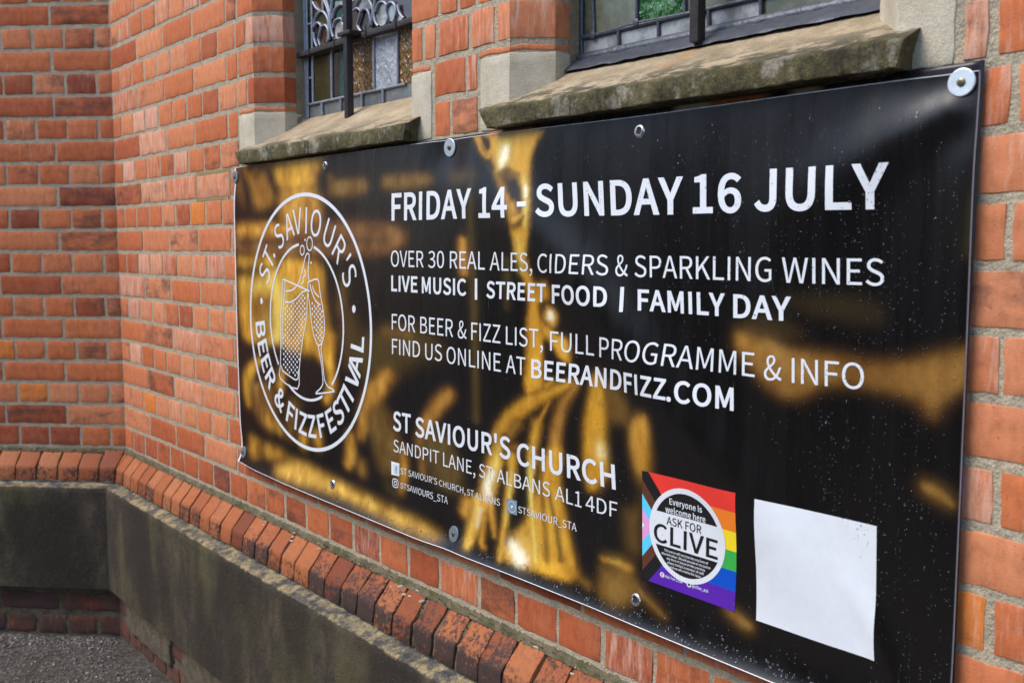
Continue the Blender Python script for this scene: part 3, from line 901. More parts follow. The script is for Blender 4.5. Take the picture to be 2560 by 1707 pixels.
LINES = [('bold',[('FRIDAY',[1.7462,.0478,2.0201,.0473,1.7457,.103,2.0197,.1015]),('14',[2.0426,.0471,2.129,.0461,2.0414,.1021,2.1224,.0996]),('-',[2.1555,.0466,2.1801,.0464,2.1472,.1027,2.1714,.1032]),('SUNDAY',[2.2016,.0462,2.5188,.0427,2.194,.1001,2.5166,.0969]),('16',[2.5369,.0432,2.6219,.0428,2.5346,.0986,2.6195,.0957]),('JULY',[2.6439,.0438,2.8385,.0414,2.6409,.099,2.839,.0963])]),
 ('thin',[('OVER',[1.744,-.0448,1.8637,-.0446,1.744,-.0124,1.8628,-.0127]),('30',[1.8795,-.0447,1.9325,-.0444,1.8794,-.013,1.9322,-.0128]),('REAL',[1.9516,-.0446,2.058,-.0455,1.9513,-.0127,2.0583,-.0129]),('ALES,',[2.0719,-.0462,2.1937,-.046,2.0734,-.0134,2.1977,-.0148]),('CIDERS',[2.2091,-.0469,2.3742,-.0482,2.2126,-.0157,2.3705,-.0165]),('&',[2.3885,-.0488,2.4133,-.0486,2.3854,-.0166,2.4113,-.0165]),('SPARKLING',[2.4271,-.0491,2.6744,-.0499,2.4254,-.017,2.6739,-.0174]),('WINES',[2.6911,-.0504,2.8355,-.0501,2.6905,-.0175,2.8343,-.0178])]),
 ('bold',[('LIVE',[1.7449,-.0951,1.8418,-.0948,1.7451,-.0629,1.8421,-.0626]),('MUSIC',[1.8574,-.0952,2.0031,-.0947,1.8576,-.0629,2.0029,-.0635]),('|',[2.0291,-.1006,2.0364,-.1003,2.0287,-.0621,2.036,-.0619]),('STREET',[2.063,-.0961,2.2258,-.0969,2.0627,-.0656,2.2298,-.0655]),('FOOD',[2.242,-.0979,2.3794,-.0972,2.2466,-.0663,2.3748,-.0657]),('|',[2.4036,-.1034,2.4108,-.1031,2.4007,-.0653,2.4081,-.065]),('FAMILY',[2.4383,-.0995,2.5994,-.1002,2.4348,-.0677,2.5982,-.068]),('DAY',[2.6137,-.101,2.7067,-.1004,2.6126,-.0684,2.7057,-.0684])]),
 ('thin',[('FOR',[1.746,-.1739,1.8326,-.1741,1.7464,-.1413,1.8321,-.1408]),('BEER',[1.8504,-.1739,1.9609,-.1739,1.851,-.1413,1.9614,-.1406]),('&',[1.9762,-.1747,2.0034,-.1743,1.9766,-.142,2.0037,-.1414]),('FIZZ',[2.0181,-.1751,2.1033,-.1753,2.0184,-.1426,2.1032,-.1425]),('LIST,',[2.1189,-.1757,2.217,-.1753,2.1188,-.1437,2.2169,-.1433]),('FULL',[2.2348,-.1772,2.3443,-.1765,2.2347,-.1446,2.3492,-.1442]),('PROGRAMME',[2.3577,-.1771,2.6521,-.1795,2.3627,-.1448,2.6511,-.1467]),('&',[2.6671,-.1817,2.695,-.1799,2.666,-.1487,2.6939,-.147]),('INFO',[2.7107,-.1809,2.8141,-.1787,2.7096,-.1483,2.8128,-.1467])]),
 ('thin',[('FIND',[1.746,-.2241,1.8486,-.2229,1.7465,-.1924,1.8493,-.191]),('US',[1.8664,-.225,1.9236,-.2233,1.8672,-.1927,1.9245,-.1912]),('ONLINE',[1.9388,-.2254,2.1044,-.2262,1.9396,-.1936,2.1047,-.1932]),('AT',[2.1182,-.2263,2.1718,-.2258,2.1189,-.1939,2.1717,-.1947])]),
 ('bold',[('BEERAND',[2.1871,-.2284,2.4059,-.2262,2.187,-.1954,2.4107,-.1932]),('FIZZ',[2.4124,-.2273,2.5034,-.2282,2.415,-.1952,2.5023,-.1969]),('.COM',[2.5051,-.2289,2.6192,-.2301,2.5025,-.1972,2.6175,-.1979])]),
 ('bold',[('ST',[1.7448,-.384,1.8106,-.3817,1.7465,-.3427,1.8121,-.3413]),("SAVIOUR'S",[1.8263,-.3843,2.1281,-.3824,1.8278,-.3438,2.1293,-.3416]),('CHURCH',[2.1456,-.387,2.3904,-.3858,2.1468,-.3471,2.3874,-.346])]),
 ('thin',[('SANDPIT',[1.7447,-.4282,1.9068,-.4277,1.746,-.4024,1.9078,-.4019]),('LANE,',[1.9203,-.4288,2.0226,-.4289,1.9213,-.4016,2.0236,-.4029]),('ST',[2.0343,-.4293,2.0755,-.4296,2.0352,-.4041,2.0764,-.4049]),('ALBANS',[2.0871,-.4298,2.2338,-.4289,2.088,-.405,2.2343,-.4039]),('AL1',[2.2464,-.4307,2.3119,-.4308,2.2468,-.4061,2.312,-.4047]),('4DF',[2.3216,-.4326,2.3941,-.4302,2.3217,-.4072,2.394,-.4054])]),
 ('thin',[('ST',[1.7689,-.4717,1.7922,-.4708,1.7695,-.4586,1.7928,-.4573]),("SAVIOUR'S",[1.7979,-.4706,1.8985,-.4705,1.7984,-.4577,1.8992,-.4576]),('CHURCH,',[1.9048,-.4709,1.99,-.4719,1.9055,-.4589,1.9906,-.4587]),('ST',[1.9956,-.4715,2.0164,-.4719,1.9961,-.46,2.0168,-.4593]),('ALBANS',[2.0211,-.4734,2.095,-.4726,2.0214,-.4613,2.0954,-.46])]),
 ('thin',[('STSAVIOURS_STA',[1.7678,-.5014,1.9298,-.5036,1.7682,-.4896,1.9318,-.4886])]),
 ('thin',[('STSAVIOUR_STA',[2.1472,-.4738,2.2997,-.4738,2.1475,-.4618,2.2998,-.4602])])]
FSQ = [(1.7341,-.4792),(1.764,-.4774),(1.7349,-.4508),(1.7653,-.4502)]
ISQ = [(1.7367,-.5053),(1.7597,-.5038),(1.7373,-.486),(1.7602,-.4851)]
TSQ = [(2.1151,-.4806),(2.1436,-.48),(2.1149,-.4542),(2.1438,-.4532)]
BADGE = [(2.4486,-.5141),(2.6246,-.5164),(2.4465,-.3448),(2.6307,-.3422)]
PANEL = [(2.6619,-.5174),(2.8418,-.5156),(2.6618,-.3447),(2.8372,-.3456)]
UP = [('S',1.1507,-.0693),('T',1.1724,-.0271),('.',1.2109,-.0268),('S',1.2385,.0217),('A',1.2942,.0394),('V',1.3364,.0544),('I',1.3789,.0545),('O',1.4245,.0467),('U',1.4854,.0244),('R',1.5292,-.013),("'",1.5723,-.0272),('S',1.5746,-.0666)]
LO = [('B',1.1213,-.2149),('E',1.1319,-.2598),('E',1.1472,-.2988),('R',1.1709,-.3368),('&',1.2187,-.3868),('F',1.2776,-.4074),('I',1.3055,-.4218),('Z',1.3396,-.4298),('Z',1.3843,-.4259),('F',1.4324,-.4159),('E',1.4766,-.3983),('S',1.5139,-.3759),('T',1.5417,-.3461),('I',1.5644,-.3267),('V',1.5804,-.2881),('A',1.6031,-.26),('L',1.6088,-.2117)]
ART = [[(1.2703,-.1116),(1.2976,-.1097),(1.3248,-.0995),(1.3439,-.0832),(1.3603,-.0577),(1.3711,-.0338),(1.3789,-.023),(1.3854,-.0206),(1.3923,-.0241),(1.3911,-.0359),(1.3871,-.0572),(1.3877,-.0714),(1.3922,-.0879)],[(1.3679,-.0576),(1.3738,-.0646),(1.37,-.073),(1.3612,-.0768),(1.363,-.0827),(1.3608,-.0876),(1.3523,-.0926)],[(1.2554,-.0832),(1.3916,-.1073)],[(1.2554,-.0832),(1.2471,-.1319),(1.2395,-.1672),(1.2399,-.1696),(1.2345,-.2453),(1.23,-.2963),(1.2287,-.3295),(1.3174,-.345),(1.3292,-.2969),(1.3396,-.2567),(1.3584,-.2066),(1.3732,-.1744),(1.3791,-.1382),(1.3799,-.1311),(1.3838,-.1107)],[(1.2674,-.0861),(1.2593,-.1313),(1.2519,-.1635),(1.2498,-.1815),(1.2402,-.2524)],[(1.2633,-.1386),(1.2961,-.1372),(1.3288,-.126),(1.3556,-.1117),(1.3789,-.1068)],[(1.235,-.2959),(1.2399,-.3068),(1.2533,-.3118),(1.3012,-.3232),(1.3145,-.3225),(1.3217,-.3173),(1.3266,-.2971)],[(1.3847,-.0876),(1.4329,-.0792),(1.4433,-.1096),(1.4545,-.1418),(1.4588,-.1578),(1.462,-.1762),(1.4594,-.202),(1.4513,-.219),(1.4384,-.2294),(1.426,-.2292),(1.4072,-.2057),(1.3978,-.1729),(1.3918,-.1376),(1.3883,-.1259),(1.3848,-.1118),(1.3847,-.0876)],[(1.428,-.229),(1.4319,-.2394),(1.4431,-.2763),(1.447,-.309),(1.4442,-.3212),(1.432,-.3321),(1.4149,-.3412),(1.4167,-.3449),(1.4946,-.3315),(1.4926,-.3264),(1.472,-.3228),(1.4581,-.3126),(1.453,-.2989),(1.4475,-.2617),(1.4429,-.2385),(1.4491,-.2227)],[(1.3952,-.0901),(1.4026,-.1064),(1.4207,-.1281),(1.4449,-.1376)],[(1.407,-.0945),(1.4165,-.1083),(1.4396,-.1203)]]
BUB = [[(1.4093,.0017),(1.4082,-.0042),(1.4052,-.0092),(1.4007,-.0126),(1.3954,-.0138),(1.3902,-.0126),(1.3857,-.0092),(1.3828,-.0042),(1.3818,.0018),(1.383,.0077),(1.386,.0127),(1.3906,.0161),(1.3958,.0172),(1.401,.016),(1.4054,.0126),(1.4083,.0076),(1.4093,.0017)],[(1.3696,-.0132),(1.3687,-.0173),(1.3665,-.0209),(1.3631,-.0233),(1.3592,-.0241),(1.3554,-.0233),(1.3521,-.021),(1.35,-.0174),(1.3493,-.0132),(1.3502,-.009),(1.3525,-.0055),(1.3559,-.0031),(1.3597,-.0023),(1.3636,-.0031),(1.3668,-.0054),(1.3689,-.009),(1.3696,-.0132)]]
DOTS = [(1.3585,-.119),(1.3485,-.1257),(1.3679,-.1249),(1.3383,-.1324),(1.3579,-.1315),(1.308,-.1401),(1.3281,-.1391),(1.3478,-.1382),(1.3673,-.1374),(1.4055,-.1356),(1.2771,-.1479),(1.2975,-.1469),(1.3177,-.146),(1.3376,-.145),(1.3573,-.1441),(1.4146,-.1413),(1.4332,-.1405),(1.2665,-.1548),(1.287,-.1538),(1.3073,-.1528),(1.3274,-.1518),(1.3472,-.1508),(1.3667,-.1499),(1.405,-.148),(1.4237,-.147),(1.4422,-.1461),(1.2764,-.1608),(1.2968,-.1597),(1.317,-.1587),(1.3369,-.1576),(1.3566,-.1566),(1.4141,-.1536),(1.4328,-.1527),(1.4511,-.1517),(1.2657,-.1678),(1.2863,-.1667),(1.3066,-.1656),(1.3267,-.1645),(1.3465,-.1634),(1.3661,-.1624),(1.4045,-.1603),(1.4232,-.1593),(1.4418,-.1583),(1.2756,-.1737),(1.296,-.1725),(1.3162,-.1714),(1.3362,-.1703),(1.3559,-.1692),(1.4136,-.166),(1.4323,-.1649),(1.4507,-.1639),(1.265,-.1807),(1.2855,-.1796),(1.3058,-.1784),(1.3259,-.1772),(1.3458,-.1761),(1.3654,-.1749),(1.4227,-.1716),(1.4413,-.1705),(1.2748,-.1866),(1.2953,-.1854),(1.3155,-.1842),(1.3355,-.183),(1.3552,-.1818),(1.413,-.1783),(1.4317,-.1772),(1.4502,-.1761),(1.2642,-.1937),(1.2847,-.1924),(1.3051,-.1912),(1.3252,-.1899),(1.3451,-.1887),(1.4221,-.1839),(1.4408,-.1827),(1.2741,-.1996),(1.2945,-.1983),(1.3147,-.197),(1.3347,-.1957),(1.3545,-.1944),(1.4124,-.1907),(1.4312,-.1895),(1.4497,-.1883),(1.2634,-.2067),(1.284,-.2054),(1.3043,-.204),(1.3244,-.2027),(1.3443,-.2014),(1.4215,-.1962),(1.4402,-.195),(1.2733,-.2125),(1.2937,-.2111),(1.314,-.2098),(1.334,-.2084),(1.4306,-.2018),(1.4491,-.2005),(1.2627,-.2198),(1.2832,-.2183),(1.3035,-.2169),(1.3236,-.2155),(1.3435,-.2141),(1.4209,-.2086),(1.4396,-.2073),(1.2519,-.227),(1.2725,-.2255),(1.293,-.2241),(1.3132,-.2226),(1.3332,-.2211),(1.4299,-.2141),(1.4485,-.2127),(1.2619,-.2328),(1.2824,-.2313),(1.3027,-.2298),(1.3229,-.2283),(1.3428,-.2268),(1.439,-.2196),(1.2512,-.2401),(1.2718,-.2385),(1.2922,-.237),(1.3124,-.2354),(1.3324,-.2339),(1.2612,-.2459),(1.2817,-.2442),(1.302,-.2427),(1.3221,-.2411),(1.2504,-.2532),(1.271,-.2516),(1.2914,-.2499),(1.3116,-.2483),(1.3316,-.2467),(1.2604,-.2589),(1.2809,-.2573),(1.3012,-.2556),(1.3213,-.2539),(1.2497,-.2664),(1.2703,-.2646),(1.2906,-.2629),(1.3108,-.2612),(1.3308,-.2595),(1.2597,-.272),(1.2801,-.2703),(1.3004,-.2685),(1.3205,-.2668),(1.2489,-.2795),(1.2695,-.2777),(1.2899,-.2759),(1.3101,-.2741),(1.3301,-.2723),(1.2589,-.2852),(1.2794,-.2833),(1.2996,-.2815),(1.3197,-.2796),(1.2482,-.2927),(1.2688,-.2908),(1.2891,-.2889),(1.3093,-.287),(1.2582,-.2983),(1.2786,-.2964),(1.2989,-.2944),(1.3189,-.2925),(1.268,-.3039),(1.2883,-.3019),(1.3085,-.3),(1.2778,-.3095),(1.2981,-.3074),(1.3181,-.3054),(1.3077,-.3129)]
BIGDOTS = [(1.1322,-.1418),(1.5939,-.1391)]
SMALLDOTS = [(1.3735,.0107),(1.4014,-.0417)]
WASH_PT = [(.9788,.1761),(1.9383,.1808),(2.9188,.1797),(.9934,-.5529),(1.9526,-.5578)]
EYE = [(1.4668,.1765),(2.4288,.1684),(1.4835,-.5472),(2.4376,-.5508)]
PRINT = [('p',[(981,200),(1117,199),(1228,199),(1237,127),(1158,91),(1039,104)],(.3763,.1714,.0296),13.8,.9,2.32),
 ('l',[(1017,185,9.1),(1058,134,12.2),(1075,73,10.2)],(.0091,.0065,.007),9.1,1,2.49),
 ('l',[(1180,183,8.7),(1222,137,10.6),(1226,127,8.7)],(.0091,.0065,.007),7.7,1,2.23),
 ('l',[(1116,172,6.9),(1151,189,5.9)],(.0091,.0065,.007),6.9,.8,2.31),
 ('p',[(1236,204),(1320,204),(1454,200),(1438,165),(1419,132),(1258,136),(1227,166)],(.6105,.2961,.0343),7.4,1,2.11),
 ('l',[(1443,154,9),(1454,100,14.4),(1443,65,10.8)],(.0091,.0065,.007),7.2,1,2.04),
 ('p',[(1251,132),(1425,127),(1434,47),(1249,50)],(.5149,.2462,.0395),9.3,.9,2.11),
 ('p',[(1004,58),(1287,53),(1755,41),(1755,-14),(1443,-26),(1000,-21)],(.1878,.0802,.0252),9.2,.95,2.07),
 ('p',[(1007,52),(1223,50),(1367,43),(1222,23),(1005,25)],(.6105,.2831,.0423),8.9,.9,2.3),
 ('l',[(1009,6,4.6),(1443,8,4.6),(1716,9,3.7)],(.0452,.0212,.0116),6.4,.8,2.07),
 ('p',[(1494,141),(1635,138),(1640,109),(1494,108)],(.1878,.0976,.0212),6.9,.9,2),
 ('l',[(1489,152,5.3),(1498,116,5.3)],(.1878,.0976,.0212),6.2,.7,2.03),
 ('p',[(1711,139),(1869,136),(1875,113),(1716,114)],(.1878,.0976,.0212),7.1,.95,1.84),
 ('p',[(1938,136),(2017,135),(2023,115),(1951,114)],(.0685,.0423,.0116),8.9,.9,1.84),
 ('p',[(1000,-32),(1197,-28),(1205,-55),(998,-59)],(.5149,.2623,.0343),9.1,.9,2.33),
 ('p',[(999,-84),(1218,-63),(1252,-37),(1366,-38),(1443,-48),(1460,-116),(1474,-170),(1487,-224),(1464,-267),(1355,-255),(1229,-252),(1092,-267),(1009,-229)],(.6105,.2961,.0343),9.6,1,2.19),
 ('l',[(1101,-105,20),(1215,-106,24),(1233,-174,28),(1208,-225,22)],(.855,.6105,.1413),22,.85,2.24),
 ('l',[(1363,-111,13.2),(1377,-232,18.9)],(.7305,.4125,.0612),17,.8,2.14),
 ('p',[(1080,-139),(1191,-139),(1175,-230),(1094,-231)],(.2423,.1144,.0212),9.2,.85,2.26),
 ('p',[(995,-251),(1140,-249),(1261,-249),(1225,-314),(1199,-387),(985,-375)],(.0091,.0065,.007),10.3,1,2.23),
 ('l',[(1487,-206,11.1),(1477,-261,9.2),(1489,-315,8.3),(1458,-355,7.4)],(.6105,.2961,.0343),7.4,1,2.06),
 ('p',[(1329,-279),(1380,-257),(1427,-266),(1444,-301),(1429,-359),(1327,-374)],(.0091,.0065,.007),7.6,1,2.11),
 ('p',[(1524,-149),(1585,-139),(1618,-205),(1564,-275),(1530,-238)],(.0844,.0452,.0144),13.3,.8,1.97),
 ('p',[(1534,-69),(1568,-77),(1551,-148),(1515,-141)],(.1878,.0908,.0176),8.8,.5,1.99),
 ('p',[(1584,-200),(1777,-157),(1891,-174),(1924,-207),(1848,-232),(1713,-290),(1599,-276)],(.0685,.0423,.0116),16.5,.9,1.81),
 ('l',[(1723,-179,9.8),(1806,-180,8.2)],(.162,.0802,.0212),8.2,.9,1.83),
 ('l',[(1848,-204,9.5),(1903,-211,7.9)],(.0685,.0423,.0116),7.9,.9,1.75),
 ('l',[(1103,-295,6.4),(1049,-331,10.6),(1029,-370,9.6),(1037,-417,5.3)],(.6172,.305,.0319),7.4,1,2.33),
 ('p',[(1050,-357),(1179,-349),(1198,-407),(1189,-469),(1114,-462),(1057,-415)],(.2159,.0976,.0212),11.5,.9,2.24),
 ('l',[(1223,-352,9),(1236,-313,8)],(.5149,.2623,.0319),8,.8,2.16),
 ('l',[(1155,-437,6.2),(1159,-455,7.3)],(.6105,.2961,.0343),7.3,1,2.22),
 ('l',[(1195,-448,7.2),(1223,-465,7.2)],(.402,.1946,.0319),8.2,1,2.17),
 ('l',[(1270,-438,8),(1296,-385,14),(1272,-467,10)],(.1812,.0887,.0212),12,.8,2.12),
 ('l',[(1343,-453,8.8),(1338,-479,7.8)],(.6105,.305,.0382),6.9,1,2.08),
 ('l',[(1408,-442,9.6),(1412,-465,9.6)],(.5149,.2462,.0319),8.6,1,2.04),
 ('l',[(1724,-271,13.9),(1673,-315,17.4),(1632,-368,13.1),(1610,-417,6.1)],(.5149,.2423,.0423),7.8,1,1.88),
 ('l',[(1566,-423,8.3),(1563,-469,10.1),(1551,-489,7.3)],(.5457,.2623,.0382),7.3,1,1.96),
 ('l',[(1694,-369,27.7),(1715,-418,29.4),(1718,-460,22.5)],(.162,.0887,.0212),12.1,.95,1.83),
 ('l',[(1784,-420,5.1),(1779,-467,6.8),(1767,-507,5.1)],(.552,.2705,.0395),5.9,1,1.77),
 ('l',[(1613,-478,9),(1612,-496,8.1)],(.305,.15,.0319),9,.8,1.92),
 ('l',[(1944,-285,10.4),(1903,-314,11.2),(1866,-354,9.6),(1837,-397,5.6)],(.4793,.2232,.0423),6.4,1,1.7),
 ('l',[(1904,-396,33.6),(1925,-437,35.2),(1932,-455,24)],(.107,.0648,.0176),11.2,.95,1.66),
 ('l',[(1844,-414,4.9),(1851,-454,5.8)],(.305,.15,.0296),6.6,.8,1.71),
 ('l',[(1719,-507,8.6),(1742,-516,8.6)],(.0685,.0423,.0116),8.6,.8,1.82),
 ('l',[(1065,-514,12.5),(1061,-541,12.5)],(.5149,.2542,.0319),10.4,1,2.49),
 ('l',[(1152,-525,16.2),(1215,-522,12.1)],(.4564,.2232,.0319),12.1,1,2.22),
 ('p',[(1198,-555),(1301,-522),(1460,-533),(1706,-550),(1870,-560),(1899,-577),(1777,-577),(1524,-567),(1231,-575)],(.6308,.3515,.0648),10.7,1,2),
 ('l',[(2013,124,5.1),(2016,37,6.5),(2017,-21,7.2)],(.0612,.0395,.0116),5.1,.8,1.76),
 ('l',[(2017,-21,6.6),(2025,-109,7.4),(2029,-212,7.4),(2028,-324,6.6)],(.0762,.0452,.0116),5.2,.85,1.63),
 ('l',[(1990,7,6.6),(1993,-36,8.1),(1995,-51,6.6)],(.491,.2232,.0395),5.2,1,1.67),
 ('l',[(2120,-27,6.3),(2121,-76,7),(2121,-111,3.5)],(.0612,.0382,.011),5.6,.9,1.58),
 ('p',[(2019,194),(2197,193),(2194,174),(2179,148),(2178,109),(2186,48),(2179,1),(2172,-21),(2148,-23),(2144,8),(2132,49),(2111,84),(2088,120),(2078,135),(2066,142),(2044,171)],(.6172,.314,.0423),4.8,1,1.52),
 ('l',[(2108,174,13.9),(2105,147,11.8),(2101,133,7)],(.855,.6105,.1413),9,.85,1.59),
 ('l',[(2110,166,4.9),(2106,150,5.6),(2101,138,2.8)],(.9734,.9216,.7529),4.9,1,1.59),
 ('p',[(2037,196),(2063,188),(2068,172),(2059,167),(2046,178)],(.0091,.0065,.007),2.8,1,1.64),
 ('p',[(2012,182),(2034,179),(2053,156),(2072,153),(2083,131),(2066,135),(2045,151)],(.0103,.008,.0091),4.3,1,1.63),
 ('l',[(2026,191,2.1),(2041,170,2.9),(2060,156,2.9),(2069,158,2.1)],(.6724,.3515,.0545),2.9,1,1.64),
 ('p',[(2093,123),(2120,129),(2154,108),(2167,82),(2172,58),(2161,48),(2138,61),(2124,84),(2103,109)],(.0194,.013,.008),5.5,1,1.52),
 ('p',[(2090,126),(2122,132),(2153,117),(2143,113),(2111,112)],(.162,.0887,.0212),4.9,.8,1.54),
 ('l',[(2100,112,4.9),(2111,98,5.6)],(.402,.1946,.0319),4.9,.7,1.55),
 ('l',[(2137,68,6.2),(2145,56,6.2)],(.4793,.2384,.0452),4.8,1,1.55),
 ('p',[(2130,56),(2164,56),(2173,35),(2153,27),(2137,35)],(.305,.1413,.0296),5.5,.6,1.59),
 ('l',[(2165,116,2),(2171,89,3.4),(2177,41,2.7),(2170,-1,2.7)],(.855,.6105,.1413),4.1,1,1.5),
 ('l',[(2170,99,1.4),(2173,82,2)],(.9734,.9216,.7529),2.7,1,1.49),
 ('l',[(2143,31,2),(2159,36,2.7),(2171,47,2.7)],(.0273,.016,.007),3.4,1,1.59),
 ('l',[(2147,42,4.1),(2163,48,2.7)],(.6867,.3515,.0612),4.1,1,1.57),
 ('l',[(2147,25,2),(2164,33,2)],(.0452,.0232,.008),2.7,1,1.63),
 ('p',[(2142,21),(2179,28),(2177,-20),(2196,-64),(2230,-63),(2234,-89),(2206,-100),(2209,-121),(2221,-147),(2215,-195),(2219,-236),(2209,-249),(2176,-259),(2170,-241),(2173,-199),(2176,-129),(2180,-102),(2168,-61),(2156,-20)],(.5647,.2705,.0273),4.8,1,1.53),
 ('l',[(2156,14,3.4),(2161,-20,4.8),(2163,-47,3.4)],(.855,.6105,.1413),5.5,.8,1.74),
 ('l',[(2232,-109,6.7),(2236,-119,11.5),(2238,-129,8.1)],(.6105,.2961,.0343),4.7,1,1.56),
 ('l',[(2235,-114,2.7),(2236,-121,4)],(.9734,.9216,.7529),4.7,1,1.56),
 ('p',[(2211,-127),(2249,-147),(2279,-156),(2283,-188),(2277,-194),(2254,-185),(2229,-160),(2213,-151)],(.552,.2705,.0296),4.7,1,1.49),
 ('p',[(2215,-161),(2231,-165),(2251,-187),(2257,-191),(2239,-196),(2221,-188)],(.0091,.0065,.007),3.4,1,1.48),
 ('l',[(2226,-238,5.4),(2238,-230,4.8)],(.5149,.2623,.0296),4.8,1,1.47),
 ('l',[(2283,-228,6.3),(2218,-257,9.8),(2175,-276,12.6),(2123,-312,14),(2097,-344,12.6)],(.5776,.2874,.0296),5.6,1,1.51),
 ('l',[(2300,-227,4.1),(2270,-261,8.1),(2253,-300,9.5),(2248,-335,10.1),(2251,-362,8.8)],(.3515,.162,.0296),5.4,1,1.45),
 ('l',[(2232,-265,2.1),(2206,-303,2.8),(2193,-336,3.5),(2190,-393,4.2)],(.6172,.305,.0395),3.5,1,1.49),
 ('p',[(2340,-207),(2356,-206),(2369,-245),(2366,-310),(2371,-367),(2327,-399),(2316,-304),(2326,-250)],(.6038,.2961,.0273),5.2,1,1.4),
 ('l',[(2354,-321,2.6),(2356,-336,3.9)],(.9734,.9216,.7529),5.2,1,1.39),
 ('l',[(2352,-305,5.2),(2357,-344,5.9)],(.855,.6105,.1413),6.5,.6,1.39),
 ('p',[(2360,-214),(2398,-221),(2420,-258),(2408,-278),(2372,-270)],(.162,.0844,.0194),8.3,.9,1.45),
 ('p',[(2444,-258),(2460,-261),(2459,-302),(2462,-345),(2443,-364),(2428,-332),(2422,-282)],(.491,.2307,.0343),5.7,1,1.38),
 ('l',[(2452,-284,3.8),(2452,-340,4.4)],(.6172,.305,.0395),5,1,1.38),
 ('l',[(2108,-346,10.6),(2083,-390,12.9),(2066,-430,15.2),(2049,-475,11.4),(2004,-557,6.8)],(.6172,.305,.0343),6.1,1,1.58),
 ('l',[(2098,-365,4.5),(2080,-405,6.7),(2067,-438,7.5)],(.855,.6105,.1413),6.7,1,1.58),
 ('l',[(2075,-414,3),(2058,-443,5.3),(2062,-469,5.3)],(.9734,.9216,.7529),5.3,1,1.58),
 ('l',[(2030,-491,3.8),(2022,-523,3.8)],(.9734,.9216,.7529),5.4,1,1.61),
 ('l',[(2025,-476,7.6),(2008,-534,7.6),(2000,-569,5.3)],(.7913,.4793,.0887),6.1,1,1.69),
 ('l',[(1997,-486,11),(1986,-508,10.2)],(.5149,.2462,.0343),7.1,1,1.66),
 ('l',[(2066,-468,6),(2071,-505,5.3),(2079,-533,3)],(.6172,.305,.0452),4.5,1,1.57),
 ('l',[(2047,-502,4.4),(2042,-549,4.4),(2050,-560,3.7)],(.552,.2623,.0319),4.4,1,1.62),
 ('l',[(2132,-374,8.2),(2129,-415,6.7),(2113,-473,5.2),(2102,-535,4.5),(2102,-569,3.7)],(.6724,.3515,.0452),4.5,1,1.55),
 ('l',[(2129,-404,3),(2124,-442,3),(2108,-504,2.2)],(.855,.6105,.1413),3.7,1,1.55),
 ('l',[(2145,-315,10.1),(2112,-356,5.8),(2144,-358,7.2)],(.305,.1441,.0252),6.5,.9,1.55),
 ('l',[(2110,-342,5.1),(2121,-354,5.9),(2105,-375,3.7)],(.0452,.0252,.0091),5.1,.8,1.56),
 ('p',[(2210,-397),(2231,-344),(2262,-339),(2259,-395),(2274,-453),(2298,-523),(2306,-548),(2274,-563),(2202,-566),(2108,-565),(2142,-517),(2185,-453)],(.6172,.305,.0319),5.6,1,1.48),
 ('p',[(2098,-556),(2140,-512),(2184,-509),(2195,-562)],(.7305,.4342,.0802),9.8,.9,1.55),
 ('l',[(2136,-538,8.3),(2155,-555,11)],(.9734,.9216,.7529),8.9,1,1.57),
 ('l',[(2183,-352,3.6),(2182,-409,4.3),(2185,-473,3.6),(2196,-549,4.3)],(.855,.6105,.1413),4.3,1,1.51),
 ('l',[(2208,-369,3.5),(2213,-438,3.5),(2225,-541,4.3)],(.2016,.0976,.016),4.3,.9,1.49),
 ('l',[(2230,-421,3.5),(2246,-466,4.2),(2261,-532,4.2)],(.117,.0578,.0116),4.2,.9,1.47),
 ('l',[(2245,-349,4.2),(2243,-418,4.2),(2254,-458,4.2)],(.7305,.3813,.0482),4.9,.8,1.46),
 ('l',[(2199,-307,8.5),(2187,-372,7)],(.6172,.314,.0369),5.6,.7,1.5),
 ('p',[(2279,-432),(2290,-443),(2306,-521),(2299,-536)],(.0091,.0065,.007),5.5,.8,1.43),
 ('l',[(2362,-506,3.9),(2387,-503,5.8),(2418,-506,7.1)],(.5776,.2874,.0369),4.5,1,1.37),
 ('l',[(2381,-504,2.6),(2396,-503,2.6)],(.855,.6105,.1413),3.2,.8,1.37),
 ('p',[(2356,-522),(2418,-514),(2443,-531),(2416,-567),(2362,-566)],(.1946,.0976,.0194),8.1,.95,1.39),
 ('l',[(2445,-537,4.7),(2480,-552,4.1),(2501,-560,1.7)],(.2623,.1274,.0252),4.1,1,1.35),
 ('l',[(2290,-545,5.1),(2331,-555,5.1)],(.305,.15,.0252),7.6,.6,1.48),
 ('l',[(2613,-517,5.6),(2634,-525,6.8),(2650,-530,5.6)],(.2542,.1274,.0273),4.5,1,1.2),
 ('p',[(2406,-415),(2440,-400),(2447,-347),(2442,-436),(2447,-467),(2417,-481)],(.1221,.0648,.016),10.1,.9,1.33),
 ('p',[(2616,-122),(2632,-115),(2678,-124),(2706,-137),(2757,-139),(2807,-143),(2864,-140),(2939,-118),(2939,-159),(2911,-186),(2902,-205),(2881,-184),(2856,-179),(2803,-174),(2758,-180),(2729,-196),(2702,-202),(2674,-191),(2647,-170),(2623,-148)],(.2307,.107,.0252),6.1,1,1.1),
 ('l',[(2629,-131,7.6),(2659,-139,6.5)],(.402,.1878,.0319),7.6,.8,1.2),
 ('l',[(2885,-164,6.5),(2923,-146,5.6)],(.2874,.1384,.0343),6.5,.6,1.02),
 ('p',[(2695,-69),(2776,-65),(2826,-73),(2832,-94),(2783,-94),(2713,-83)],(.0343,.0232,.0103),10,.75,1.11),
 ('p',[(2617,-111),(2658,-96),(2714,-106),(2721,-119),(2659,-129)],(.0452,.0273,.0091),7.5,.7,1.18),
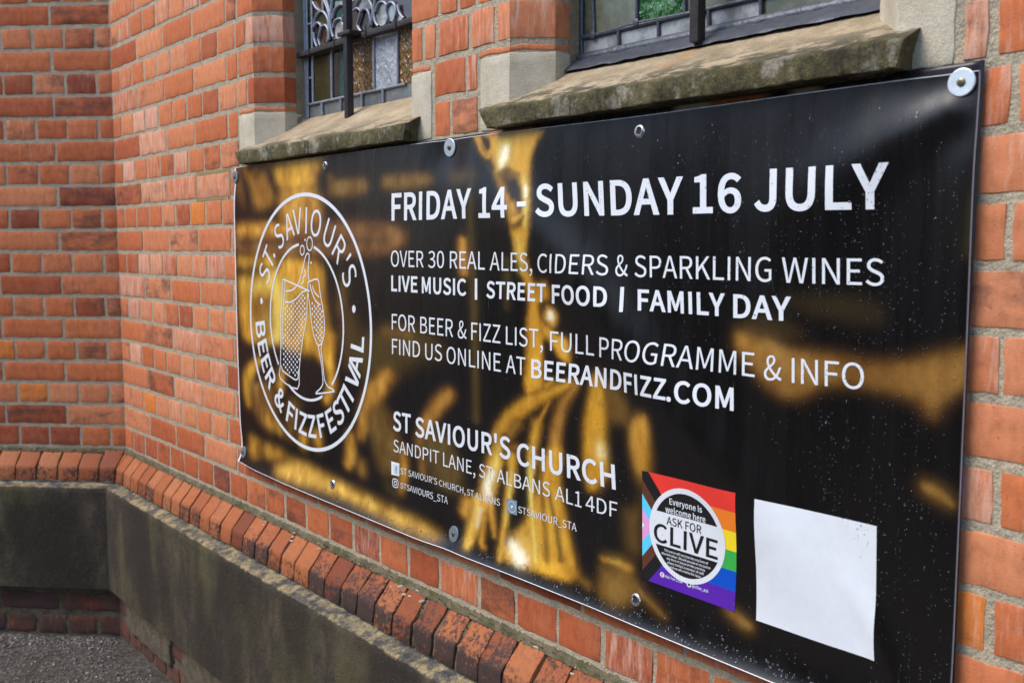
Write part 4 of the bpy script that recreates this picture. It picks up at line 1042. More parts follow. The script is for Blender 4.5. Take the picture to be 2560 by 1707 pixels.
 ('l',[(2895,-284,4.7),(2912,-290,6.6),(2930,-301,3.3)],(.3419,.1683,.0343),3.3,1,1),
 ('l',[(2940,62,3.6),(2938,22,4.5),(2935,-14,3.6)],(.0545,.0423,.0144),5.3,.8,1.01),
 ('l',[(2814,172,6.8),(2809,134,9.7)],(.0395,.0369,.0176),10.6,.6,1.14)]
LEAD1 = [[(1.1572,.617),(1.1524,.3214)],[(1.1831,.6122),(1.1807,.3558)],[(1.1486,.3539),(1.6018,.3513)],[(1.1538,.5518),(1.1805,.5506)],[(1.1523,.4193),(1.1791,.4179)],[(1.2781,.4746),(1.2764,.3547)],[(1.3623,.4773),(1.3621,.3547)],[(1.4724,.4732),(1.4713,.3558)],[(1.5716,.47),(1.5717,.3549)],[(1.225,.3524),(1.2271,.3222)],[(1.3193,.3519),(1.3182,.3215)],[(1.4164,.3514),(1.4174,.3222)],[(1.5094,.3507),(1.5097,.3216)]]
CURL = [[(1.1903,.601),(1.2064,.5842),(1.2268,.5737)],[(1.1941,.5408),(1.1952,.5486),(1.2013,.5614),(1.2226,.5715),(1.2431,.5679),(1.2609,.5532),(1.2683,.5364),(1.2675,.5151),(1.2606,.4938)],[(1.2443,.5989),(1.2598,.5786),(1.2711,.5572),(1.2742,.5334),(1.2688,.4974)],[(1.2565,.5966),(1.2735,.5665),(1.2756,.5487)],[(1.1941,.5408),(1.2091,.5478),(1.2255,.5415),(1.2293,.533),(1.2225,.5184),(1.2158,.5076),(1.2243,.4905)],[(1.2294,.534),(1.25,.5355),(1.2638,.5235),(1.2652,.5077),(1.2606,.4928)],[(1.1922,.5272),(1.193,.5151),(1.1988,.5023),(1.2067,.4907)],[(1.2884,.5907),(1.2813,.5612),(1.2782,.5328),(1.2853,.5084),(1.2975,.4926)],[(1.2867,.5449),(1.2918,.5536),(1.3014,.5654),(1.327,.5703),(1.3499,.5634),(1.3572,.5517)],[(1.2899,.5231),(1.2983,.5367),(1.3181,.5391),(1.3335,.535),(1.3333,.5274),(1.3445,.5161),(1.3502,.5034)],[(1.3336,.5369),(1.3456,.5481),(1.3578,.5478)],[(1.3872,.5464),(1.4022,.5484),(1.4167,.5412),(1.4183,.5335),(1.4086,.5185),(1.4046,.5081),(1.4196,.4923)],[(1.4202,.5369),(1.4349,.5408),(1.4492,.5355),(1.4578,.523),(1.461,.5097),(1.4553,.497)],[(1.3949,.5543),(1.4063,.5634),(1.4157,.5672)],[(1.4569,.556),(1.469,.5411),(1.472,.5242),(1.4653,.4999)],[(1.4817,.555),(1.4776,.5359),(1.4772,.5179),(1.4838,.5023),(1.4947,.4928)],[(1.4844,.5257),(1.4953,.5417),(1.5126,.5431),(1.5295,.5338),(1.5274,.5181),(1.5338,.501),(1.5278,.4927)],[(1.5294,.5302),(1.5464,.536),(1.563,.5277),(1.5692,.5126),(1.564,.4994),(1.5554,.4911)],[(1.5761,.5253),(1.583,.5067),(1.5983,.4918)]]
PANE1 = [('teal',[(1.2993,.5619),(1.3269,.5675),(1.3499,.5624),(1.3514,.549),(1.3337,.5397),(1.3025,.5412)]),('brown',[(1.2334,.5314),(1.2499,.5332),(1.2617,.5229),(1.2599,.4968),(1.2277,.4929),(1.2244,.5142)]),('clear',[(1.4953,.5399),(1.5126,.5413),(1.5261,.5326),(1.5257,.5184),(1.5304,.5016),(1.5148,.4935),(1.4941,.4951),(1.4807,.5173)]),('pale',[(1.5328,.5296),(1.5464,.5339),(1.5613,.5263),(1.5659,.5131),(1.559,.4985),(1.5354,.4972),(1.5308,.5175)]),('clear',[(1.2982,.5343),(1.318,.5367),(1.3315,.5334),(1.3331,.5237),(1.3463,.512),(1.3478,.5023),(1.3007,.4944),(1.2918,.5209)]),('olive',[(1.2033,.5591),(1.2246,.5692),(1.243,.565),(1.2588,.5516),(1.2643,.537),(1.2501,.5375),(1.2297,.5428),(1.2134,.5495)]),('clear',[(1.3949,.5525),(1.41,.5637),(1.4535,.5611),(1.4654,.5417),(1.46,.5372),(1.435,.5426),(1.4203,.5397),(1.404,.549)]),('clear',[(1.5761,.5236),(1.5707,.5018),(1.5638,.4924),(1.595,.4906),(1.5983,.4927),(1.5829,.5058)]),('pale',[(1.2941,.5839),(1.3503,.5755),(1.352,.5677),(1.3271,.5726),(1.2975,.5689)]),('brown',[(1.1927,.6084),(1.2402,.5996),(1.2538,.5816),(1.2269,.5757),(1.2065,.5862),(1.1924,.6025)]),('dim',[(1.1873,.4801),(1.2761,.4769),(1.2748,.3558),(1.185,.3567)]),('brownd',[(1.2825,.4759),(1.308,.476),(1.3056,.3544),(1.2796,.3553)]),('teal',[(1.3099,.4757),(1.3623,.4773),(1.3613,.3548),(1.3068,.3558)]),('amber',[(1.3669,.4766),(1.4689,.4738),(1.4692,.3564),(1.364,.3555)]),('frost',[(1.4759,.4727),(1.5709,.4701),(1.5697,.3552),(1.4734,.3559)]),('amber',[(1.5749,.4694),(1.6331,.4687),(1.6308,.3512),(1.5733,.3551)])]
LEAD2 = [[(2.1617,.4345),(2.1666,.3175)],[(2.1924,.4288),(2.1972,.3615)],[(2.1646,.3636),(2.1953,.3618),(2.2985,.3657),(2.4395,.3605),(2.6108,.362)],[(2.2557,.362),(2.2564,.331)],[(2.3462,.3618),(2.347,.3303)],[(2.4496,.3597),(2.4515,.3315)],[(2.5473,.3597),(2.5482,.3276)],[(2.2973,.4092),(2.2985,.3657)],[(2.4007,.3899),(2.4026,.3631)],[(2.4982,.3716),(2.4996,.362)]]
PANE2 = [('greyg',[(2.1964,.4345),(2.2966,.4155),(2.2979,.3663),(2.1984,.3635)]),('green',[(2.2989,.4151),(2.4001,.3959),(2.4018,.3632),(2.3002,.3667)]),('olived',[(2.4027,.3954),(2.498,.3773),(2.4989,.3625),(2.4033,.3639)]),('cloud',[(2.1662,.3616),(2.2548,.3613),(2.2558,.3265),(2.1666,.3219)]),('cloud',[(2.2572,.3621),(2.3454,.3603),(2.3463,.3274),(2.2577,.3266)]),('cloud',[(2.3473,.3616),(2.4491,.359),(2.4508,.3287),(2.3479,.3272)]),('cloud',[(2.4516,.3593),(2.5464,.359),(2.5478,.3277),(2.4523,.3285)])]

window('window', W1, 'narrow stained glass window with curling leadwork and an iron bar', 0)
window('window', W2, 'wider leaded window with green and grey panes over a mossy sill', 1)

# ------------------------------------------------------------------ ground
gv, gf = [], []
n = 70
xs = np.concatenate([[-60, -25, -10], np.linspace(-4, 6, n), [10, 25, 60]]); ys = np.concatenate([[-60, -25, -10], np.linspace(-5, .4, 46), [10, 25, 60]])
for x in xs:
    for y in ys: gv.append((x, y, rng.normal(0, .0008) if abs(x) < 7 and y > -6 else 0))
ny = len(ys)
gf = [[i * ny + j, (i + 1) * ny + j, (i + 1) * ny + j + 1, i * ny + j + 1] for i in range(len(xs) - 1) for j in range(ny - 1)]
g = mesh_obj('ground', gv, gf, M['ground'], None, True)
label(g, kind='structure')
gn_ = NT('grit'); gf_ = gn_.noise(110, 3, .8)
grit = gn_.done(gn_.ramp(gf_, [(.36, (.03, .027, .024)), (.46, (.085, .074, .064)), (.54, (.19, .165, .14)), (.62, (.42, .39, .36))]), .75)
st_ = MB()
for i in range(9000):
    x = random.uniform(-1.0, .95); y = random.uniform(-1.05, -.1)
    if i % 3 == 0: x = random.uniform(-.2, .95); y = random.uniform(-.7, -.1)
    if i < 500: x = random.uniform(-1.4, 3.0); y = random.uniform(-2.2, -.1)
    if i < 500 and random.random() < .5: y = -.075 - abs(random.gauss(0, .05)); x = random.uniform(0, 3)
    if random.random() < .3: u = random.uniform(-1.5, 0); d = .07 + abs(random.gauss(0, .06)); x = u * R2 + d * R2; y = u * R2 - d * R2
    if y > -.07 or (x < 0 and x - y < .1): continue
    bm = bmesh.new(); bmesh.ops.create_icosphere(bm, subdivisions=1, radius=random.uniform(.0018, .0040) * (2.0 if random.random() < .06 else 1))
    for v in bm.verts: v.co = v.co * random.uniform(.7, 1.2)
    bm.verts.index_update()
    st_.add([(v.co.x + x, v.co.y + y, v.co.z * .6 + .002) for v in bm.verts], [[v.index for v in f.verts] for f in bm.faces]); bm.free()
so = st_.build('gravel', grit, None, False, (.5, -.6, 0))
label(so, 'loose grit scattered on the asphalt below the wall', 'gravel', kind='stuff')

# unseen clipped greenery added behind the camera to darken reflections in the vinyl
hx = np.linspace(-9, 9, 150); hs = np.linspace(0, 1, 34)
V = []
for x in hx:
    for s in hs:
        y, z = (-7.0, s / .45 * 3.5) if s < .45 else ((-7.0 - (s - .45) / .2 * 1.3, 3.5) if s < .65 else (-8.3, 3.5 * (1 - (s - .65) / .35)))
        k = min(z, .5) / .5
        V.append((x + rng.normal(0, .05), y + rng.normal(0, .09) * k + .15 * math.sin(x * 2.1) * k, max(0, z + rng.normal(0, .09) * k + .12 * math.sin(x * 1.3))))
F = [[i * 34 + j, (i + 1) * 34 + j, (i + 1) * 34 + j + 1, i * 34 + j + 1] for i in range(149) for j in range(33)]
hn = NT('reflection_blocker_green'); f1 = hn.noise(14, 4, .7)
M['reflection_blocker'] = hn.done(hn.ramp(f1, [(.35, (.015, .022, .008)), (.5, (.035, .055, .016)), (.7, (.07, .10, .03))]), .7, hn.bump(f1, .06, 1))
ho = mesh_obj('reflection_blocker', V, F, M['reflection_blocker'], None, False, None, None, (0, -7.6, 0))
label(ho, 'unseen green screen added to darken the reflections in the banner', 'reflection_blocker', kind='stuff')

# ------------------------------------------------------------------ the banner
# surface of the banner: protrusion h(x,z) in front of the wall plane; z relative to camera height
def seg(x,z,P):
    # distance and parameter along polyline
    best=np.full(np.shape(x),1e9);sd=np.zeros(np.shape(x));tt=np.zeros(np.shape(x));L=0;tot=sum(np.hypot(P[i+1][0]-P[i][0],P[i+1][1]-P[i][1]) for i in range(len(P)-1))
    for i in range(len(P)-1):
        ax,az=P[i];bx,bz=P[i+1];dx,dz=bx-ax,bz-az;l=np.hypot(dx,dz)
        t=((x-ax)*dx+(z-az)*dz)/l**2
        tc=np.clip(t,0,1)
        ex=x-(ax+tc*dx);ez=z-(az+tc*dz);d=np.hypot(ex,ez)
        m=d<best
        best=np.where(m,d,best);sd=np.where(m,np.sign((x-ax)*dz-(z-az)*dx)*d,sd);tt=np.where(m,(L+tc*l)/tot,tt);L+=l
    return best,sd,tt
WASH=[(0.985,0.184),(1.943,0.172),(2.916,0.163),(0.990,-0.549),(1.935,-0.549)]
F1=[(2.905,0.150),(2.835,0.118),(2.74,0.06),(2.64,0.0)]
F2=[(2.0,0.10),(2.17,0.03),(2.30,-0.06),(2.42,-0.16),(2.55,-0.28),(2.70,-0.40),(2.80,-0.52)]
F3=[(2.795,-.41),(2.835,-.47),(2.87,-.54),(2.90,-.58)]
XL,XR,ZT,ZB=.974,2.938,.196,-.589
def h(x,z):
    x=np.asarray(x,float);z=np.asarray(z,float)
    r=.014+0*x
    u=np.clip((x-XL)/(XR-XL),0,1);v=np.clip((z-ZB)/(ZT-ZB),0,1)
    r=r+.007*np.sin(np.pi*u)**.7*np.sin(np.pi*v)
    d,s,t=seg(x,z,F1); r=r+.0085*np.exp(-(s/(.016+.035*t))**2)*np.where(d>abs(s)*1.02+1e-4,0,1)*0+.0088*np.exp(-(d/(.024+.055*t))**2)*np.clip(1-t,0,1)**.6
    d,s,t=seg(x,z,F2); r=r+.0135*np.exp(-(d/(.058))**2)*np.sin(np.pi*np.clip(t*.92+.06,0,1))**.8
    d,s,t=seg(x,z,F3); r=r+.005*np.exp(-(d/.016)**2)*np.sin(np.pi*np.clip(t*.9+.05,0,1))
    for wx,wz in WASH:
        r=r-.007*np.exp(-((x-wx)**2+(z-wz)**2)/.05**2)
    r=r+.019*np.exp(-(z-ZB)/.028)
    r=r+.0012*np.sin(9*x+3*z)*np.sin(7*z+2*x+1)
    return r

def lift(x, z, off=0.0):
    x = np.asarray(x, float); z = np.asarray(z, float)
    return np.stack([x, -(h(x, z) + off), z + ZC], -1)

# printed picture, evaluated on a fine grid over the sheet
def frange(a, b, s): return np.linspace(a, b, int(round((b - a) / s)) + 1)
xs = np.concatenate([[XL, XL + .0012], frange(XL + .0055, XR - .0012, .0031), [XR]])
zs = np.concatenate([[ZB, ZB + .0009], frange(ZB + .0046, ZT - .0008, .0030), [ZT]])
GX, GZ = np.meshgrid(xs, zs, indexing='ij')
def ztop(x): return .2005 - .0095 * np.clip((x - XL) / (XR - XL), 0, 1) ** .9 - .0022 * np.exp(-((x - 2.42) / .22) ** 2)
# the sheet's own edges are not quite straight
def warp(X, Z):
    t = np.clip((Z - ZB) / (ZT - ZB), 0, 1)
    Z2 = Z + (ztop(X) - ZT) * np.clip((t - .90) / .10, 0, 1) + np.interp(X, [.97, 1.1, 1.26, 1.61, 1.84, 2.1, 2.35, 2.94], [.010, .006, .003, .001, .0, .002, .003, -.002]) * np.clip((.06 - t) / .06, 0, 1)
    X2 = X + .0020 * np.sin(t * 5 + 1) * np.clip((X - 2.7) / .2, 0, 1) * 0
    return X2, Z2
GX2, GZ2 = warp(GX, GZ)
def vnoise(X, Z, sx, sz, seed):
    r = np.random.default_rng(seed); T = r.random((256, 256))
    a = X * sx; b = Z * sz; i = np.floor(a).astype(int); j = np.floor(b).astype(int); u = a - i; v = b - j
    u = u * u * (3 - 2 * u); v = v * v * (3 - 2 * v)
    g = lambda p, q: T[p % 256, q % 256]
    return (g(i, j) * (1 - u) + g(i + 1, j) * u) * (1 - v) + (g(i, j + 1) * (1 - u) + g(i + 1, j + 1) * u) * v - .5
NX = 1000 * GX2 + 2 * vnoise(GX, GZ, 60, 50, 1) + .8 * vnoise(GX, GZ, 300, 200, 2)
NZ = 1000 * GZ2 + 2 * vnoise(GX, GZ, 60, 50, 3) + .8 * vnoise(GX, GZ, 330, 250, 4)
NG = vnoise(GX, GZ, 290, 220, 5) + .7 * vnoise(GX, GZ, 140, 110, 6)
C = np.tile(np.array([.0046, .0036, .0040]), GX.shape + (1,))
def over(mask_slice, a, col):
    C[mask_slice] = C[mask_slice] * (1 - a[..., None]) + np.array(col) * a[..., None]
mm = lambda v: np.searchsorted(xs * 1000, v)
mz = lambda v: np.searchsorted(zs * 1000, v)
for kind, P, col, blur, alpha, asp in PRINT:
    P = [tuple(p) for p in P]
    pad = blur * 3.4 + 12 + (max(p[2] for p in P) if kind == 'l' else 0)
    x0, x1 = mm(min(p[0] for p in P) - pad * asp), mm(max(p[0] for p in P) + pad * asp)
    z0, z1 = mz(min(p[1] for p in P) - pad), mz(max(p[1] for p in P) + pad)
    if x1 <= x0 or z1 <= z0: continue
    sl = (slice(x0, x1), slice(z0, z1))
    X = NX[sl] / asp; Z = NZ[sl]
    if kind == 'p':
        Q = [(p[0] / asp, p[1]) for p in smooth_line([p[:2] for p in P] + [P[0][:2]], 3)[:-1]]
        d2 = np.full(X.shape, 1e12); ins = np.zeros(X.shape, bool)
        for i in range(len(Q)):
            (ax, az), (bx, bz) = Q[i - 1], Q[i]
            dx, dz = bx - ax, bz - az
            t = np.clip(((X - ax) * dx + (Z - az) * dz) / (dx * dx + dz * dz + 1e-9), 0, 1)
            d2 = np.minimum(d2, (X - ax - t * dx) ** 2 + (Z - az - t * dz) ** 2)
            c = ((az > Z) != (bz > Z)) & (X < (bx - ax) * (Z - az) / ((bz - az) or 1e-9) + ax)
            ins ^= c
        sdv = np.sqrt(d2) * np.where(ins, -1, 1)
    else:
        Q = [(p[0] / asp, p[1], p[2]) for p in P]
        if len(Q) > 2: Q = smooth_line(Q, 3)
        sdv = np.full(X.shape, 1e6)
        for i in range(len(Q) - 1):
            (ax, az, ar), (bx, bz, br) = Q[i], Q[i + 1]
            dx, dz = bx - ax, bz - az
            t = np.clip(((X - ax) * dx + (Z - az) * dz) / (dx * dx + dz * dz + 1e-9), 0, 1)
            sdv = np.minimum(sdv, np.hypot(X - ax - t * dx, Z - az - t * dz) - (ar + (br - ar) * t))
    sdv = sdv + NG[sl] * blur * .45
    lum_ = sum(col) / 3
    if lum_ > .02:                           # soft out-of-focus glow round every bright form of the print
        a = np.clip(1 - (sdv + blur) / (3.2 * blur), 0, 1) ** 2
        over(sl, a * .42 * alpha, [c * .55 for c in col])
    a = np.clip(.5 - sdv / (2.6 * blur), 0, 1)
    # forms in the print run from deep amber at their edges to full colour in the middle
    core = np.clip(-sdv / (2.0 * blur) + .25, 0, 1)[..., None] if .03 < lum_ < .55 else 1.0
    over(sl, a * a * (3 - 2 * a) * alpha, np.array(col) * (np.array([.62, .54, .42]) + (1 - np.array([.62, .54, .42])) * core))
lum = C.mean(-1, keepdims=True)
def gblur(A, k):
    for ax in (0, 1):
        B = A.copy(); w = 1.0
        for d in range(1, k + 1):
            g_ = math.exp(-(d / (k * .5)) ** 2 / 2)
            p_ = np.pad(A, [(d, d) if i == ax else (0, 0) for i in range(3)], 'edge')
            n_a = A.shape[ax]
            B = B + g_ * (np.take(p_, range(0, n_a), ax) + np.take(p_, range(2 * d, 2 * d + n_a), ax)); w += 2 * g_
        A = B / w
    return A
fo_ = np.exp(-((GX - 2.17) / .20) ** 4)[..., None]          # the figure in the middle of the print is in focus
C = (.35 + .5 * fo_) * C + (.65 - .5 * fo_) * gblur(C, 6)
C = np.maximum(C, 1e-4)
tone = vnoise(GX, GZ, 17, 15, 21) + .8 * vnoise(GX, GZ, 34, 30, 22) + .5 * vnoise(GX, GZ, 70, 55, 23)
C *= np.exp((.75 - .25 * fo_) * tone[..., None] * np.clip((C.mean(-1, keepdims=True) - .012) / .06, 0, 1) * np.clip((.55 - C.mean(-1, keepdims=True)) / .25, 0, 1) * np.array([.8, 1.0, 1.25]))
C *= np.array([1.02, 1.04, .95])
C *= 1 + .12 * (vnoise(GX, GZ, 60, 25, 9) + vnoise(GX, GZ, 150, 60, 10))[..., None] * np.clip(lum / .05, 0, 1)
P = lift(GX2, GZ2).reshape(-1, 3)
nx_, nz_ = GX.shape
idx = np.arange(nx_ * nz_).reshape(nx_, nz_)
F = np.stack([idx[:-1, :-1].ravel(), idx[1:, :-1].ravel(), idx[1:, 1:].ravel(), idx[:-1, 1:].ravel()], 1)
mi = np.zeros((nx_ - 1, nz_ - 1), int)
mi[0:2, :] = 1; mi[:, 0] = 1; mi[:, -1] = 1; mi[-1, :] = 2
ring = np.concatenate([idx[:, 0], idx[-1, 1:], idx[-2::-1, -1], idx[0, -2:0:-1]])
BK = P[ring] + np.array([0, .0012, 0])
b0 = len(P); k0 = b0 + np.arange(len(ring))
F = np.concatenate([F, np.stack([ring, k0, np.roll(k0, -1), np.roll(ring, -1)], 1)])
mi = np.concatenate([mi.ravel(), np.full(len(ring), 1)])
COLR = np.concatenate([C.reshape(-1, 3), np.tile([[.6, .6, .62]], (len(ring), 1))]); COLR = np.concatenate([COLR, np.ones((len(COLR), 1))], 1)
banner = mesh_obj('banner', np.concatenate([P, BK]), F, [M['vinyl'], M['edge'], flat('grey_edge', (92, 90, 98))], None, True, mi, {'print': ('FLOAT_COLOR', COLR)}, (1.956, -.016, ZC + ZB))
label(banner, 'rain-spotted black and gold vinyl banner with white lettering for a beer festival', 'banner')

